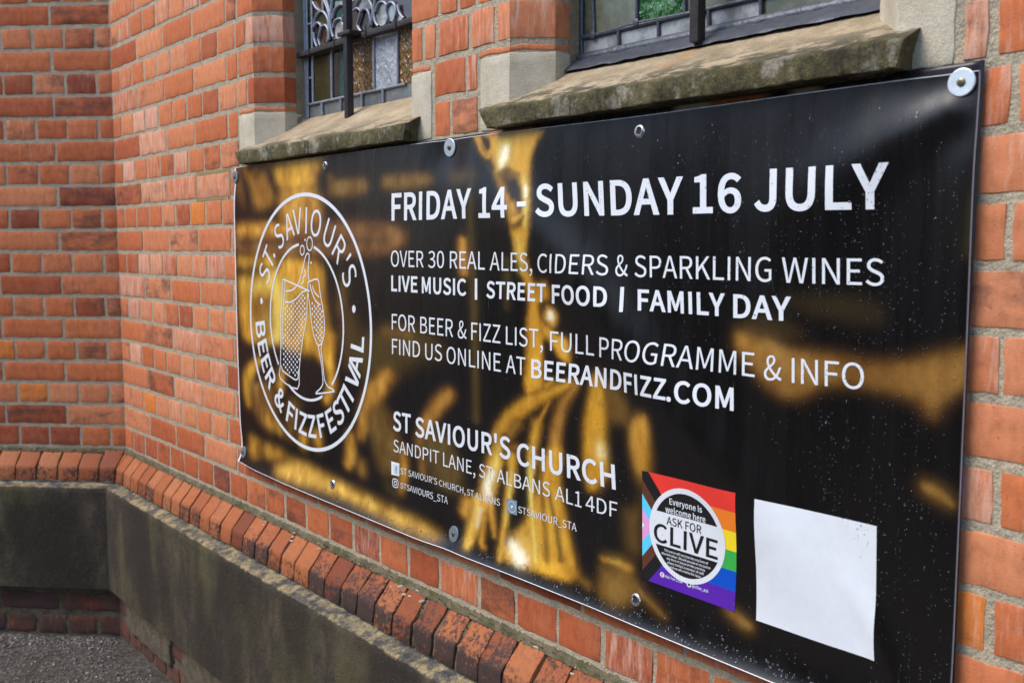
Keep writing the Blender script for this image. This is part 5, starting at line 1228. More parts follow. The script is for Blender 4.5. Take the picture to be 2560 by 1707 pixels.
# lettering: outlines cut finely so that they follow the sheet
GLYPH = {'A':(829,['5,0 132,0 229,306 595,306 690,0 824,0 484,1000 344,1000','261,405 354,703 409,898 415,898 471,704 563,405']),
'B':(896,['138,0 456,0 547,6 629,24 699,54 756,95 799,149 826,215 835,293 830,348 815,396 792,437 761,471 724,498 680,519 632,532 632,539 669,555 702,578 729,605 750,638 765,674 774,714 778,756 769,825 745,881 706,926 654,959 590,982 516,996 434,1000 138,1000','263,576 263,900 417,900 480,898 533,889 576,874 610,852 634,823 649,785 653,739 649,698 636,662 613,632 579,608 535,590 480,579 412,576','263,101 263,477 438,477 508,474 569,464 619,446 659,420 687,387 705,346 711,297 705,244 687,199 658,163 617,136 567,116 507,105 438,101']),
'C':(870,['514,-18 568,-15 618,-5 665,10 708,31 748,57 786,89 821,126 752,206 694,153 664,132 631,115 596,103 559,95 520,93 442,102 375,130 317,175 271,236 237,312 216,401 209,503 216,604 238,693 273,767 321,827 379,871 447,898 524,907 559,905 593,898 653,874 680,856 729,813 797,895 739,947 703,970 663,990 620,1005 573,1014 523,1018 418,1006 324,972 241,915 174,839 123,743 90,630 79,499 90,368 122,255 172,159 238,84 319,28 412,-6']),
'D':(939,['138,0 393,0 514,11 617,44 703,98 770,172 819,265 848,376 858,503 848,631 819,741 770,833 702,905 615,957 510,989 387,1000 138,1000','263,104 263,898 377,898 470,889 550,864 614,822 664,765 700,693 721,605 729,503 721,402 700,314 664,240 614,182 550,139 470,113 377,104']),
'E':(804,['138,0 729,0 729,108 263,108 263,472 643,472 643,580 263,580 263,894 714,894 714,1000 138,1000']),
'F':(753,['138,0 263,0 263,449 645,449 645,555 263,555 263,894 714,894 714,1000 138,1000']),
'G':(940,['531,-18 587,-15 639,-6 688,7 733,25 773,46 809,71 839,98 839,518 510,518 510,413 723,413 723,151 704,137 658,113 603,98 543,93 457,102 383,130 321,175 273,236 238,312 216,401 209,503 217,604 239,693 276,767 326,827 387,871 460,898 542,907 582,905 619,898 682,872 710,854 757,813 825,895 768,946 732,968 691,988 645,1004 594,1014 538,1018 429,1006 331,972 246,915 176,839 124,743 91,630 79,499 90,368 123,255 174,159 242,84 326,28 423,-6']),
'H':(993,['138,0 263,0 263,472 730,472 730,0 857,0 857,1000 730,1000 730,581 263,581 263,1000 138,1000']),
'I':(400,['138,0 263,0 263,1000 138,1000']),
'J':(730,['323,-18 400,-10 463,14 514,50 552,98 578,156 594,222 599,293 599,1000 472,1000 472,306 469,246 459,197 443,158 420,129 390,108 354,97 311,93 281,95 253,101 227,112 202,128 179,148 158,174 138,206 48,141 75,99 106,64 141,35 180,12 223,-4 271,-14']),
'K':(881,['138,0 263,0 263,317 435,521 735,0 876,0 514,621 828,1000 685,1000 266,498 264,498 263,1000 138,1000']),
'L':(741,['138,0 701,0 701,108 263,108 263,1000 138,1000']),
'M':(1108,['138,0 251,0 251,593 235,849 240,849 510,101 595,101 864,849 869,849 853,593 853,0 970,0 970,1000 819,1000 628,465 558,256 553,256 289,1000 138,1000']),
'N':(986,['138,0 256,0 256,570 241,838 247,838 355,632 719,0 849,0 849,1000 729,1000 729,435 746,164 739,164 632,370 266,1000 138,1000']),
'O':(1012,['506,-18 609,-6 701,30 780,86 844,164 892,260 923,374 933,503 923,633 892,746 844,840 780,916 701,972 609,1006 506,1018 403,1006 312,972 233,916 168,840 120,746 90,633 79,503 90,374 120,260 168,164 233,86 312,30 403,-6','506,93 433,102 368,131 313,176 269,237 236,313 216,402 209,503 216,604 236,693 269,767 313,827 368,871 433,898 506,907 579,898 644,871 699,827 743,767 776,693 797,604 804,503 797,402 776,313 743,237 699,176 644,131 579,102']),
'P':(864,['138,0 263,0 263,398 428,398 518,404 597,422 666,453 721,497 762,553 788,623 797,707 788,792 762,860 720,914 664,953 595,980 514,995 423,1000 138,1000','263,501 263,898 477,895 536,885 585,868 622,843 650,808 666,763 671,707 666,650 651,603 625,565 588,537 540,516 482,505 412,501']),
'R':(866,['263,525 263,898 494,895 548,885 593,869 628,845 653,813 669,771 674,720 669,668 653,624 628,589 593,561 548,541 494,529 431,525','686,0 828,0 574,438 629,456 678,481 720,513 753,554 778,601 794,657 799,720 791,801 766,866 726,917 673,955 608,981 534,995 450,1000 138,1000 138,0 263,0 263,424 443,424']),
'S':(813,['415,-18 499,-10 573,11 636,44 686,88 724,141 747,200 754,266 749,325 734,375 710,418 678,454 640,484 596,511 373,609 308,644 281,666 260,692 245,724 240,763 245,799 257,830 278,857 306,878 340,894 381,904 427,907 502,899 569,875 599,858 655,814 720,895 688,925 653,951 613,974 570,992 525,1006 477,1015 427,1018 352,1011 285,992 227,962 179,922 143,873 120,816 112,753 118,695 136,645 163,603 196,568 234,539 275,516 533,398 565,378 590,356 610,328 622,295 626,255 622,216 608,181 585,151 554,126 516,108 469,97 416,93 372,96 329,104 286,118 246,137 208,159 173,186 141,217 65,130 104,93 147,61 194,34 245,12 298,-4 355,-14']),
'T':(817,['345,0 472,0 472,894 775,894 775,1000 42,1000 42,894 345,894']),
'U':(984,['492,-18 576,-11 653,11 719,50 774,108 816,187 842,287 851,412 851,1000 730,1000 730,409 724,316 706,242 678,184 641,142 597,114 547,98 492,93 438,98 389,114 346,142 310,184 283,242 265,316 259,409 259,1000 134,1000 134,412 143,287 169,187 210,108 265,50 332,11 408,-11']),
'V':(784,['321,0 467,0 784,1000 656,1000 398,128 393,128 378,177 134,1000 1,1000']),
'W':(1198,['247,0 397,0 546,603 596,831 602,831 651,603 802,0 955,0 1161,1000 1041,1000 933,456 879,131 870,131 799,456 660,1000 544,1000 407,456 336,131 330,131 165,1000 35,1000']),
'Y':(724,['299,0 424,0 424,387 726,1000 595,1000 366,498 360,498 345,530 132,1000 -1,1000 299,387']),
'Z':(823,['68,0 759,0 759,108 224,108 752,925 752,1000 116,1000 116,894 596,894 68,76']),
'0':(757,['379,-18 456,-7 524,24 581,77 628,152 662,247 683,365 690,503 683,641 662,757 628,851 581,924 524,976 456,1007 379,1018 302,1007 234,976 177,924 130,851 96,757 75,641 68,503 75,365 96,247 130,152 177,77 234,24 302,-7','379,83 333,91 292,115 257,156 228,215 206,292 193,388 188,503 193,618 206,714 228,790 257,848 292,888 333,912 379,920 425,912 467,888 502,848 531,790 552,714 566,618 570,503 566,388 552,292 531,215 502,156 467,115 425,91']),
'1':(757,['120,0 668,0 668,104 468,104 468,1000 372,1000 323,975 267,954 165,929 165,850 344,850 344,104 120,104']),
'3':(757,['359,-18 433,-11 501,8 561,38 610,80 648,133 672,195 681,267 675,323 659,373 634,416 602,453 563,482 518,505 469,521 469,528 513,546 551,570 584,600 610,634 630,674 642,718 647,768 639,832 618,887 585,933 541,969 487,996 424,1012 355,1018 307,1015 263,1006 221,992 181,974 144,952 76,899 143,820 195,864 224,882 284,908 317,914 351,917 393,913 430,902 461,885 486,861 505,832 516,797 520,759 515,714 501,674 476,638 439,609 388,587 323,572 243,568 243,472 333,467 406,454 463,431 504,401 533,364 549,321 554,271 549,225 535,185 512,150 481,123 443,103 400,90 351,86 304,89 262,98 224,112 190,130 158,152 104,201 40,120 104,61 144,35 188,14 239,-3 296,-14']),
'4':(757,['464,0 581,0 581,276 715,276 715,375 581,375 581,1000 443,1000 27,357 27,276 464,276','464,375 157,375 385,716 465,864 471,864 464,705']),
'6':(757,['411,-18 476,-10 536,13 589,49 634,98 669,158 691,228 698,307 692,390 673,461 642,519 601,563 549,595 489,614 420,621 386,618 352,610 318,597 284,579 252,557 222,531 194,501 202,621 223,718 254,794 293,850 341,887 394,909 452,915 477,914 527,900 572,874 610,839 681,915 628,962 564,996 528,1008 489,1015 446,1018 365,1008 288,979 219,928 161,855 116,756 87,631 76,477 85,346 109,235 148,144 199,73 261,23 332,-8','196,401 225,437 255,467 285,490 315,507 344,519 400,528 448,523 489,508 522,484 547,451 565,410 576,362 580,307 575,251 563,202 543,161 517,127 486,102 450,86 411,80 360,87 316,108 278,141 247,188 223,247 206,318']),
'8':(757,['382,-18 458,-11 526,8 583,38 630,78 665,126 687,180 694,240 690,295 676,344 656,386 629,422 598,453 527,503 527,510 578,560 603,592 625,627 643,666 655,708 659,752 653,815 634,871 605,920 564,960 514,990 454,1009 385,1015 321,1009 262,991 211,963 169,925 138,878 118,823 111,761 114,718 125,678 141,642 162,610 187,580 246,531 246,525 207,501 169,472 135,438 106,398 83,353 68,303 63,248 71,185 94,128 130,79 178,38 238,8 306,-11','450,543 353,586 311,611 276,640 248,674 230,714 224,761 228,801 239,836 257,865 282,889 311,907 345,918 383,922 426,918 463,904 495,884 519,856 538,824 549,786 553,745 544,683 519,624 500,596','383,75 334,80 289,93 250,114 218,142 194,176 179,216 173,259 177,299 186,337 202,372 223,405 249,435 278,462 311,486 426,436 475,409 516,378 548,341 569,297 576,244 571,203 558,167 537,136 508,110 472,91 431,79']),
'9':(757,['321,-18 400,-8 474,23 542,75 600,152 644,255 673,384 683,543 675,669 650,776 611,863 560,931 497,979 426,1008 347,1018 282,1010 222,987 168,951 124,903 90,843 68,772 60,693 67,611 86,541 116,483 157,438 208,405 268,386 336,379 371,382 407,390 442,404 476,422 538,471 566,501 556,380 535,283 504,207 466,152 420,114 370,93 317,86 289,88 236,101 189,126 147,162 79,85 132,39 163,20 197,4 235,-8 276,-15','565,606 536,568 506,537 476,513 445,495 415,482 385,474 356,472 309,477 269,492 236,517 210,550 192,591 181,639 177,693 182,749 194,798 214,841 240,875 272,900 308,915 348,921 399,914 444,894 482,862 514,816 538,758 555,688']),
'&':(928,['353,-18 402,-15 448,-7 492,5 533,23 571,44 641,97 710,52 777,17 872,-18 905,86 855,103 802,129 718,181 750,227 808,324 855,428 892,539 776,539 762,491 727,401 685,318 636,244 556,316 480,396 412,481 382,525 476,596 518,634 554,675 582,719 600,768 607,821 603,869 590,911 569,947 540,977 504,999 461,1013 411,1018 355,1012 305,994 263,967 228,931 203,887 187,838 181,783 183,752 187,719 204,652 247,548 162,484 126,447 94,407 70,363 55,314 49,259 57,193 78,134 112,83 158,41 214,9 280,-11','559,162 508,125 482,110 426,89 368,82 322,86 280,99 244,119 213,147 190,181 176,221 171,266 174,298 183,329 198,358 218,385 241,412 297,461 329,415 399,325 477,240','336,607 304,685 292,736 288,784 291,818 299,849 313,876 331,899 354,916 381,927 412,930 438,927 460,919 477,905 490,887 504,843 506,819 501,782 488,749 468,718 441,689 409,661']),
"'":(379,['150,659 228,659 251,913 254,1052 123,1052 126,913']),
',':(379,['102,-259 152,-234 196,-203 232,-166 262,-125 283,-79 297,-28 302,26 299,63 292,95 281,122 265,143 246,159 223,169 196,172 156,164 138,155 123,142 112,126 105,107 102,85 105,63 112,43 123,27 154,5 173,-1 209,-1 205,-35 196,-67 181,-97 161,-123 136,-147 106,-168 72,-186']),
'-':(473,['63,334 412,334 412,430 63,430']),
'.':(379,['190,-18 210,-15 229,-9 246,2 260,16 270,33 277,54 280,76 277,100 270,120 260,138 246,152 229,163 210,170 190,172 169,170 150,163 133,152 119,138 109,120 102,100 100,76 102,54 109,33 119,16 133,2 150,-9 169,-15']),
'_':(763,['18,-191 744,-191 744,-109 18,-109']),
'@':(1291,['613,-236 701,-230 785,-211 865,-179 903,-158 869,-85 807,-115 738,-138 662,-151 622,-153 515,-143 419,-112 334,-63 265,5 213,91 179,194 168,314 183,458 226,586 293,695 378,782 478,847 587,888 703,902 813,891 908,860 985,811 1046,746 1090,667 1117,576 1126,475 1119,395 1102,326 1075,268 1041,222 1003,188 961,167 920,160 887,163 861,174 842,192 830,218 825,251 827,291 896,644 814,644 797,581 794,581 766,618 751,632 714,650 673,656 600,645 536,614 482,568 438,510 405,443 385,373 378,303 383,247 396,199 418,159 446,128 480,105 519,91 562,86 591,89 620,97 648,109 701,145 748,191 752,191 759,160 772,134 791,113 815,96 843,84 874,77 909,75 969,84 1029,109 1086,151 1136,209 1177,284 1203,374 1213,480 1201,603 1167,712 1113,805 1038,881 946,937 837,973 714,985 571,969 438,922 320,848 220,747 143,622 94,476 76,310 90,167 131,46 194,-55 277,-133 376,-190 489,-224','587,172 561,174 538,182 518,195 502,214 489,239 482,271 479,310 483,361 496,412 518,460 547,503 582,538 624,561 673,569 706,565 733,550 746,538 771,505 729,263 706,238 664,200 624,179']),
'|':(368,['141,-381 228,-381 228,1143 141,1143']),
'a':(768,['296,-18 335,-15 372,-7 409,6 478,42 542,89 546,89 557,0 659,0 659,456 654,531 640,597 615,653 580,698 533,732 474,753 402,760 352,757 304,748 217,719 178,701 112,663 160,577 245,625 311,647 382,656 429,651 465,636 493,613 513,583 526,548 533,510 535,469 410,451 307,427 224,396 160,358 115,311 89,257 80,192 86,139 102,92 126,54 159,23 199,1 245,-13','332,83 301,85 273,92 249,103 229,119 214,140 204,167 201,201 206,239 223,274 253,305 298,331 359,353 438,372 535,386 535,180 475,133 419,101 361,85']),
'b':(843,['452,-18 523,-9 589,17 649,60 700,118 739,192 765,280 774,382 767,475 749,557 718,627 675,683 621,725 555,751 479,760 443,757 408,749 340,721 307,702 246,656 251,789 251,1086 126,1086 126,0 225,0 236,76 241,76 299,32 360,1 422,-16','431,87 385,92 333,110 279,141 251,164 251,554 310,603 366,636 421,653 447,655 503,648 548,629 584,599 611,558 630,507 640,448 644,381 639,307 623,243 599,188 566,145 527,113 482,94']),
'c':(696,['417,-18 455,-16 528,1 596,32 658,75 603,160 560,127 536,113 485,93 428,86 373,93 323,112 281,144 246,186 221,239 205,300 199,370 205,439 222,501 248,554 284,596 327,628 377,648 432,655 456,653 501,642 542,620 580,591 643,673 594,710 536,740 503,751 467,757 427,760 347,751 273,726 207,684 151,627 108,555 81,469 71,370 80,271 105,186 145,114 199,57 263,16 336,-9']),
'd':(846,['378,-18 415,-15 451,-7 486,6 549,41 603,87 607,87 618,0 720,0 720,1086 595,1086 595,801 602,674 547,714 519,730 461,752 393,760 322,751 255,725 196,682 145,624 106,552 81,467 72,370 79,271 100,185 134,114 180,57 236,16 303,-9','405,87 353,94 308,112 270,143 240,184 218,237 205,299 201,371 206,440 222,501 247,554 281,596 320,628 365,648 415,655 467,649 517,631 569,599 595,577 595,188 542,138 489,106 462,95']),
'e':(756,['426,-18 467,-16 543,-2 610,24 668,57 625,141 551,102 498,87 469,83 439,82 382,88 331,106 286,134 250,173 221,220 203,277 194,341 693,341 698,412 692,498 673,573 642,638 599,690 544,728 479,752 402,760 331,751 263,725 201,682 148,625 107,553 80,467 71,370 80,271 107,186 148,115 203,58 269,16 344,-9','192,430 203,489 223,540 249,582 282,616 320,640 361,655 405,660 452,655 492,641 526,617 553,583 573,541 585,490 589,430']),
'f':(443,['45,640 146,640 146,0 270,0 270,640 427,640 427,741 270,741 270,858 272,896 279,929 289,956 304,977 323,992 347,1001 375,1004 398,1002 434,994 458,984 486,1080 419,1099 362,1104 303,1098 254,1082 215,1055 184,1019 163,974 150,920 146,859 146,741 45,734']),
'h':(828,['126,0 251,0 251,538 310,593 365,630 392,641 422,648 453,651 492,647 524,636 549,617 569,589 583,553 591,508 593,453 593,0 718,0 718,469 713,545 700,609 677,663 646,705 604,735 553,754 491,760 449,757 410,747 374,733 306,690 246,636 251,789 251,1086 126,1086']),
'i':(375,['126,0 251,0 251,741 126,741','188,894 226,901 254,923 269,956 271,977 269,996 254,1029 226,1050 188,1057 168,1055 135,1041 114,1014 106,977 108,956 123,923 151,901']),
'k':(753,['126,0 248,0 248,195 387,357 604,0 739,0 460,442 707,741 568,741 254,351 248,351 248,1086 126,1086']),
'l':(387,['256,-18 294,-15 329,-7 311,89 285,86 270,90 258,102 252,124 251,1086 126,1086 126,147 128,105 135,69 148,38 166,14 190,-3 220,-14']),
'm':(1263,['126,0 251,0 251,538 279,568 335,614 387,642 437,651 474,647 505,636 530,617 550,589 564,553 572,508 574,453 574,0 698,0 698,538 756,593 810,630 835,642 861,648 885,651 923,647 954,636 979,617 999,589 1012,553 1020,508 1023,453 1023,0 1147,0 1147,469 1143,545 1129,609 1107,663 1075,705 1034,735 984,754 924,760 885,756 849,746 813,730 779,709 745,683 678,618 663,653 644,684 621,711 593,732 559,747 519,757 473,760 436,757 400,747 366,732 302,689 240,633 228,741 126,741']),
'n':(832,['126,0 251,0 251,538 310,593 365,630 392,641 422,648 453,651 492,647 524,636 549,617 569,589 583,553 591,508 593,453 593,0 718,0 718,469 713,545 700,609 677,663 646,705 604,735 553,754 491,760 449,757 410,747 373,732 338,713 305,689 240,633 228,741 126,741']),
'o':(827,['413,-18 489,-9 561,16 624,57 678,114 720,186 746,271 756,370 746,469 720,555 678,627 624,684 561,726 489,751 413,760 337,751 266,726 202,684 149,627 107,555 80,469 71,370 80,271 107,186 149,114 202,57 266,16 337,-9','413,86 361,93 315,112 275,144 243,186 219,239 204,300 199,370 204,439 219,501 243,554 275,596 315,628 361,648 413,655 466,648 512,628 552,596 584,554 609,501 624,439 629,370 624,300 609,239 584,186 552,144 512,112 466,93']),
'p':(846,['126,-312 251,-312 251,-61 247,68 305,27 364,-2 393,-10 452,-18 523,-9 589,17 649,60 700,118 739,192 765,280 774,382 767,475 749,557 718,627 675,683 621,725 555,751 479,760 442,757 406,749 337,720 240,655 228,741 126,741','431,87 385,92 334,110 279,141 251,164 251,554 310,603 367,636 421,653 447,655 503,648 548,629 584,599 611,558 630,507 640,448 644,381 639,307 623,243 599,188 566,145 527,113 482,94']),
'r':(529,['126,0 251,0 251,476 274,525 299,565 325,596 353,620 382,636 410,645 437,648 470,646 509,636 532,744 501,755 453,760 418,756 385,746 352,729 322,706 293,677 267,644 243,606 240,606 228,741 126,741']),
's':(638,['319,-18 389,-12 449,5 498,31 537,65 565,106 582,152 588,202 581,256 562,301 533,337 497,366 455,389 265,469 240,485 220,505 208,528 203,555 206,580 214,602 228,622 247,639 273,652 304,660 341,663 394,656 442,639 509,598 569,675 515,712 451,741 378,758 340,760 274,754 218,739 171,714 134,682 107,643 90,598 85,550 91,500 109,459 137,424 172,396 212,373 256,353 369,308 428,272 450,251 464,225 469,195 466,168 458,144 443,123 422,105 395,91 362,82 323,79 287,81 252,87 190,111 160,127 104,168 44,85 110,39 189,4 231,-8 275,-15']),
't':(514,['357,-18 418,-11 495,10 471,104 410,85 386,83 353,86 326,96 305,111 290,131 279,158 273,189 271,225 271,640 473,640 473,741 271,741 271,950 168,950 154,741 37,734 37,640 147,640 147,229 151,169 162,115 181,70 209,33 247,5 296,-12']),
'u':(828,['342,-18 384,-15 423,-5 459,10 493,30 525,54 587,116 591,116 600,0 704,0 704,741 580,741 580,216 522,152 468,112 440,100 411,92 379,90 341,94 309,105 283,124 264,151 251,187 243,232 240,286 240,741 115,741 115,271 119,196 132,131 155,78 187,36 229,6 280,-12']),
'v':(711,['285,0 431,0 693,741 570,741 430,319 362,101 355,101 286,319 147,741 18,741']),
'w':(1094,['243,0 387,0 500,427 543,613 550,613 592,429 707,0 858,0 1059,741 939,741 831,312 786,106 779,106 727,312 611,741 490,741 374,312 325,106 318,106 274,312 164,741 37,741']),
'y':(711,['138,-319 197,-313 248,-294 292,-264 330,-224 363,-177 391,-122 415,-63 693,741 572,741 438,330 378,120 371,120 147,741 18,741 315,-1 284,-95 267,-129 246,-158 223,-183 196,-201 166,-213 124,-217 75,-205 50,-304 96,-316']),
' ':(306,[])}
def loops_of(ch, bold):
    adv, ls = GLYPH[ch]
    out = []
    for l in ls:
        p = np.array([[float(v) for v in q.split(',')] for q in l.split()])
        out.append(p)
    if bold and out:
        A = lambda p: .5 * np.sum(p[:, 0] * np.roll(p[:, 1], -1) - np.roll(p[:, 0], -1) * p[:, 1])
        sg = np.sign(A(max(out, key=lambda p: abs(A(p)))))
        d = bold
        res = []
        for p in out:
            q_ = []
            for v in p:                       # close up the tiny edges in sharp notches before thickening
                if q_ and np.hypot(*(v - q_[-1])) < 13: q_[-1] = (v + q_[-1]) / 2
                else: q_.append(v.copy())
            if len(q_) > 3 and np.hypot(*(q_[0] - q_[-1])) < 13: q_[0] = (q_[0] + q_[-1]) / 2; q_.pop()
            p = np.array(q_)
            a = np.roll(p, 1, 0); c = np.roll(p, -1, 0)
            t1 = p - a; t2 = c - p
            t1 /= np.linalg.norm(t1, axis=1)[:, None] + 1e-9; t2 /= np.linalg.norm(t2, axis=1)[:, None] + 1e-9
            n1 = np.stack([t1[:, 1], -t1[:, 0]], 1) * sg; n2 = np.stack([t2[:, 1], -t2[:, 0]], 1) * sg
            nn = n1 + n2; den = np.maximum(1 + (n1 * n2).sum(1), .05)
            q = p + d * nn / den[:, None]
            q[:, 1] = 500 + (q[:, 1] - 500) * 1000 / (1000 + 2 * d)
            res.append(q)
        out = res; adv += 1.5 * bold
    return adv, out
BOLD = 34
def word_polys(text, bold):
    x = 0; polys = []
    for ch in text:
        adv, ls = loops_of(ch, bold)
        if ls: polys.append([l + np.array([x, 0]) for l in ls])
        x += adv
    allp = np.concatenate([l for g in polys for l in g])
    return polys, allp[:, 0].min(), allp[:, 0].max()
def tess(group, fn):
    """one glyph (outer loop + holes) -> 2-D triangles mapped by fn to (x, z)"""
    T = tessellate_polygon([[Vector((p[0], p[1], 0)) for p in l] for l in group])
    pts = [tuple(p) for l in group for p in l]
    return [fn(*p) for p in pts], [list(t) for t in T]
def press(name, V2, F, parent, mat, off, step=.009, lab=None):
    """flat (x, z) triangles, cut on a grid and laid on the banner"""
    bm = bmesh.new()
    vs = [bm.verts.new((v[0], v[1], 0)) for v in V2]
    for f in F:
        if len(set(f)) == len(f):
            try: bm.faces.new([vs[i] for i in f])
            except ValueError: pass
    x0, x1 = min(v[0] for v in V2), max(v[0] for v in V2); y0, y1 = min(v[1] for v in V2), max(v[1] for v in V2)
    for ax, a, b in ((0, x0, x1), (1, y0, y1)):
        k = math.floor(a / step) + 1
        while k * step < b:
            co = Vector((k * step, 0, 0)) if ax == 0 else Vector((0, k * step, 0)); no = Vector((1, 0, 0)) if ax == 0 else Vector((0, 1, 0))
            bmesh.ops.bisect_plane(bm, geom=bm.verts[:] + bm.edges[:] + bm.faces[:], plane_co=co, plane_no=no, dist=1e-7)
            k += 1
    bm.verts.index_update()
    A = np.array([v.co[:2] for v in bm.verts])
    FF = []
    for f in bm.faces:
        id_ = [v.index for v in f.verts]
        FF.append(id_ if f.normal.z > 0 else id_[::-1])
    bm.free()
    o = mesh_obj(name, lift(A[:, 0], A[:, 1], off), FF, mat, parent, True)
    if lab: label(o, lab)
    return o
class Flat:
    def __init__(s): s.V = []; s.F = []
    def add(s, V, F):
        b = len(s.V); s.V += [tuple(v) for v in V]; s.F += [[b + i for i in f] for f in F]
def quad_fn(q, x0, x1):
    bl, br, tl, tr = (np.array(q[i:i + 2]) for i in (0, 2, 4, 6))
    def fn(x, y):
        s = (x - x0) / (x1 - x0); t = y / 1000
        p = (bl * (1 - s) + br * s) * (1 - t) + (tl * (1 - s) + tr * s) * t
        return (p[0], p[1])
    return fn
def add_word(F_, text, q, bold):
    polys, x0, x1 = word_polys(text, bold)
    fn = quad_fn(q, x0, x1)
    for g in polys: F_.add(*tess(g, fn))
OFF = .0005
for wt, words in LINES:
    fl = Flat(); said = []
    def flush():
        press('lettering', fl.V, fl.F, banner, M['white'], OFF, lab='white lettering reading ' + ' '.join(said))
    for t, q in words:
        if t == '|':
            flush(); fl = Flat(); said = []
            press('divider_bar', [(q[0], q[1]), (q[2], q[3]), (q[6], q[7]), (q[4], q[5])], [[0, 1, 2, 3]], banner, M['white'], OFF)
        else: add_word(fl, t, q, BOLD if wt == 'bold' else 0); said.append(t)
    flush()

def ribbon(pts, w, closed=False):
    P = [np.array(p) for p in pts]; n = len(P); L = []; R = []
    for i in range(n):
        a = P[i - 1] if (i or closed) else P[i]; b = P[(i + 1) % n] if (i < n - 1 or closed) else P[i]
        t = b - a; t = t / (np.linalg.norm(t) + 1e-9); q = np.array([-t[1], t[0]])
        c = 1.0
        if 0 < i < n - 1:
            t1 = P[i] - P[i - 1]; t2 = P[i + 1] - P[i]; k = np.dot(t1, t2) / (np.linalg.norm(t1) * np.linalg.norm(t2) + 1e-9)
            c = min(1.6, 1 / max(.5, math.sqrt((1 + k) / 2)))
        L.append(P[i] + q * w / 2 * c); R.append(P[i] - q * w / 2 * c)
    V = [tuple(p) for p in L + R]; m = n if closed else n - 1
    return V, [[i, n + i, n + (i + 1) % n, (i + 1) % n] for i in range(m)]
def disc(x, z, rx, rz, n=20): return [(x + rx * math.cos(2 * math.pi * k / n), z + rz * math.sin(2 * math.pi * k / n)) for k in range(n)], [list(range(n))]
def arc(cx, cz, r, a0, a1, n): return [(cx + r * math.cos(math.radians(a0 + (a1 - a0) * k / n)), cz + r * math.sin(math.radians(a0 + (a1 - a0) * k / n))) for k in range(n + 1)]
# festival roundel
logo = empty('roundel', (1.3655, -.024, ZC - .183)); logo.parent = banner; logo.location = logo.location - banner.location
label(logo, 'white round beer festival emblem with two clinking glasses')
LC = (1.3655, -.1835)
fl = Flat(); fl.add(*ribbon(arc(LC[0], LC[1], .2990, 0, 360, 180)[:-1], .0088, True)); press('outer_ring', fl.V, fl.F, logo, M['white'], OFF)
fl = Flat()
for a0, a1 in ((74, -47), (-65, -120), (-142, -263)): fl.add(*ribbon(arc(1.3643, -.182, .1835, a0, a1, 60), .0062))
press('inner_ring', fl.V, fl.F, logo, M['white'], OFF)
def ring_letters(lst, cap, bold, flip, wscale=1.0):
    fl = Flat()
    for ch, x, z in lst:
        g = "'" if ch == "'" else ch
        polys, x0, x1 = word_polys(g, bold)
        a = math.atan2(z - LC[1], x - LC[0]); r = math.hypot(x - LC[0], z - LC[1])
        if ch not in "'.": r = .2395 if not flip else .2440
        th = a - math.pi / 2 if not flip else a + math.pi / 2
        cx, cz = LC[0] + r * math.cos(a), LC[1] + r * math.sin(a)
        ys = [p[1] for gg in polys for l in gg for p in l]; ym = 500 if ch not in "'." else (min(ys) + max(ys)) / 2
        k = cap / 1000; c, s = math.cos(th), math.sin(th)
        fn = lambda px, py: (cx + (px - (x0 + x1) / 2) * k * wscale * c - (py - ym) * k * s, cz + (px - (x0 + x1) / 2) * k * wscale * s + (py - ym) * k * c)
        for gg in polys: fl.add(*tess(gg, fn))
    return fl
fl = ring_letters(UP, .0605, 0, False, .92); press('lettering', fl.V, fl.F, logo, M['white'], OFF, lab="thin white letters reading ST. SAVIOUR'S")
fl = ring_letters(LO, .0545, 30, True, 1.0); press('lettering', fl.V, fl.F, logo, M['white'], OFF, lab='bold white letters reading BEER & FIZZ FESTIVAL')
fl = Flat()
for x, z in BIGDOTS: press('dot', *disc(x, z, .0072, .0085), logo, M['white'], OFF)
ai = 0; AV = []; AF = []
def art_add(V2, F):
    global ai
    A = np.array(V2); b = len(AV); AV.extend(lift(A[:, 0], A[:, 1], OFF + .00003 * (ai % 14)).tolist()); AF.extend([[b + i for i in f] for f in F]); ai += 1
for k, pts in enumerate(ART): art_add(*ribbon(smooth_line(pts, 3) if k not in (2,) else pts, .0036))
for pts in BUB: art_add(*ribbon(smooth_line(pts, 2)[:-1], .0034, True))
for x, z in SMALLDOTS: art_add(*disc(x, z, .0035, .003, 10))
for x, z in DOTS: art_add(*disc(x, z, .0036, .0030, 10))
go = mesh_obj('glasses_drawing', AV, AF, M['white'], logo, True)
# keep every printed face turned outwards
for o in (go,):
    bm = bmesh.new(); bm.from_mesh(o.data)
    for f in bm.faces:
        if f.normal.y > 0: f.normal_flip()
    bm.to_mesh(o.data); bm.free()

def fix(o):
    bm = bmesh.new(); bm.from_mesh(o.data); bm.normal_update()
    for f in bm.faces:
        if f.normal.y > 0: f.normal_flip()
    bm.to_mesh(o.data); bm.free()
    return o
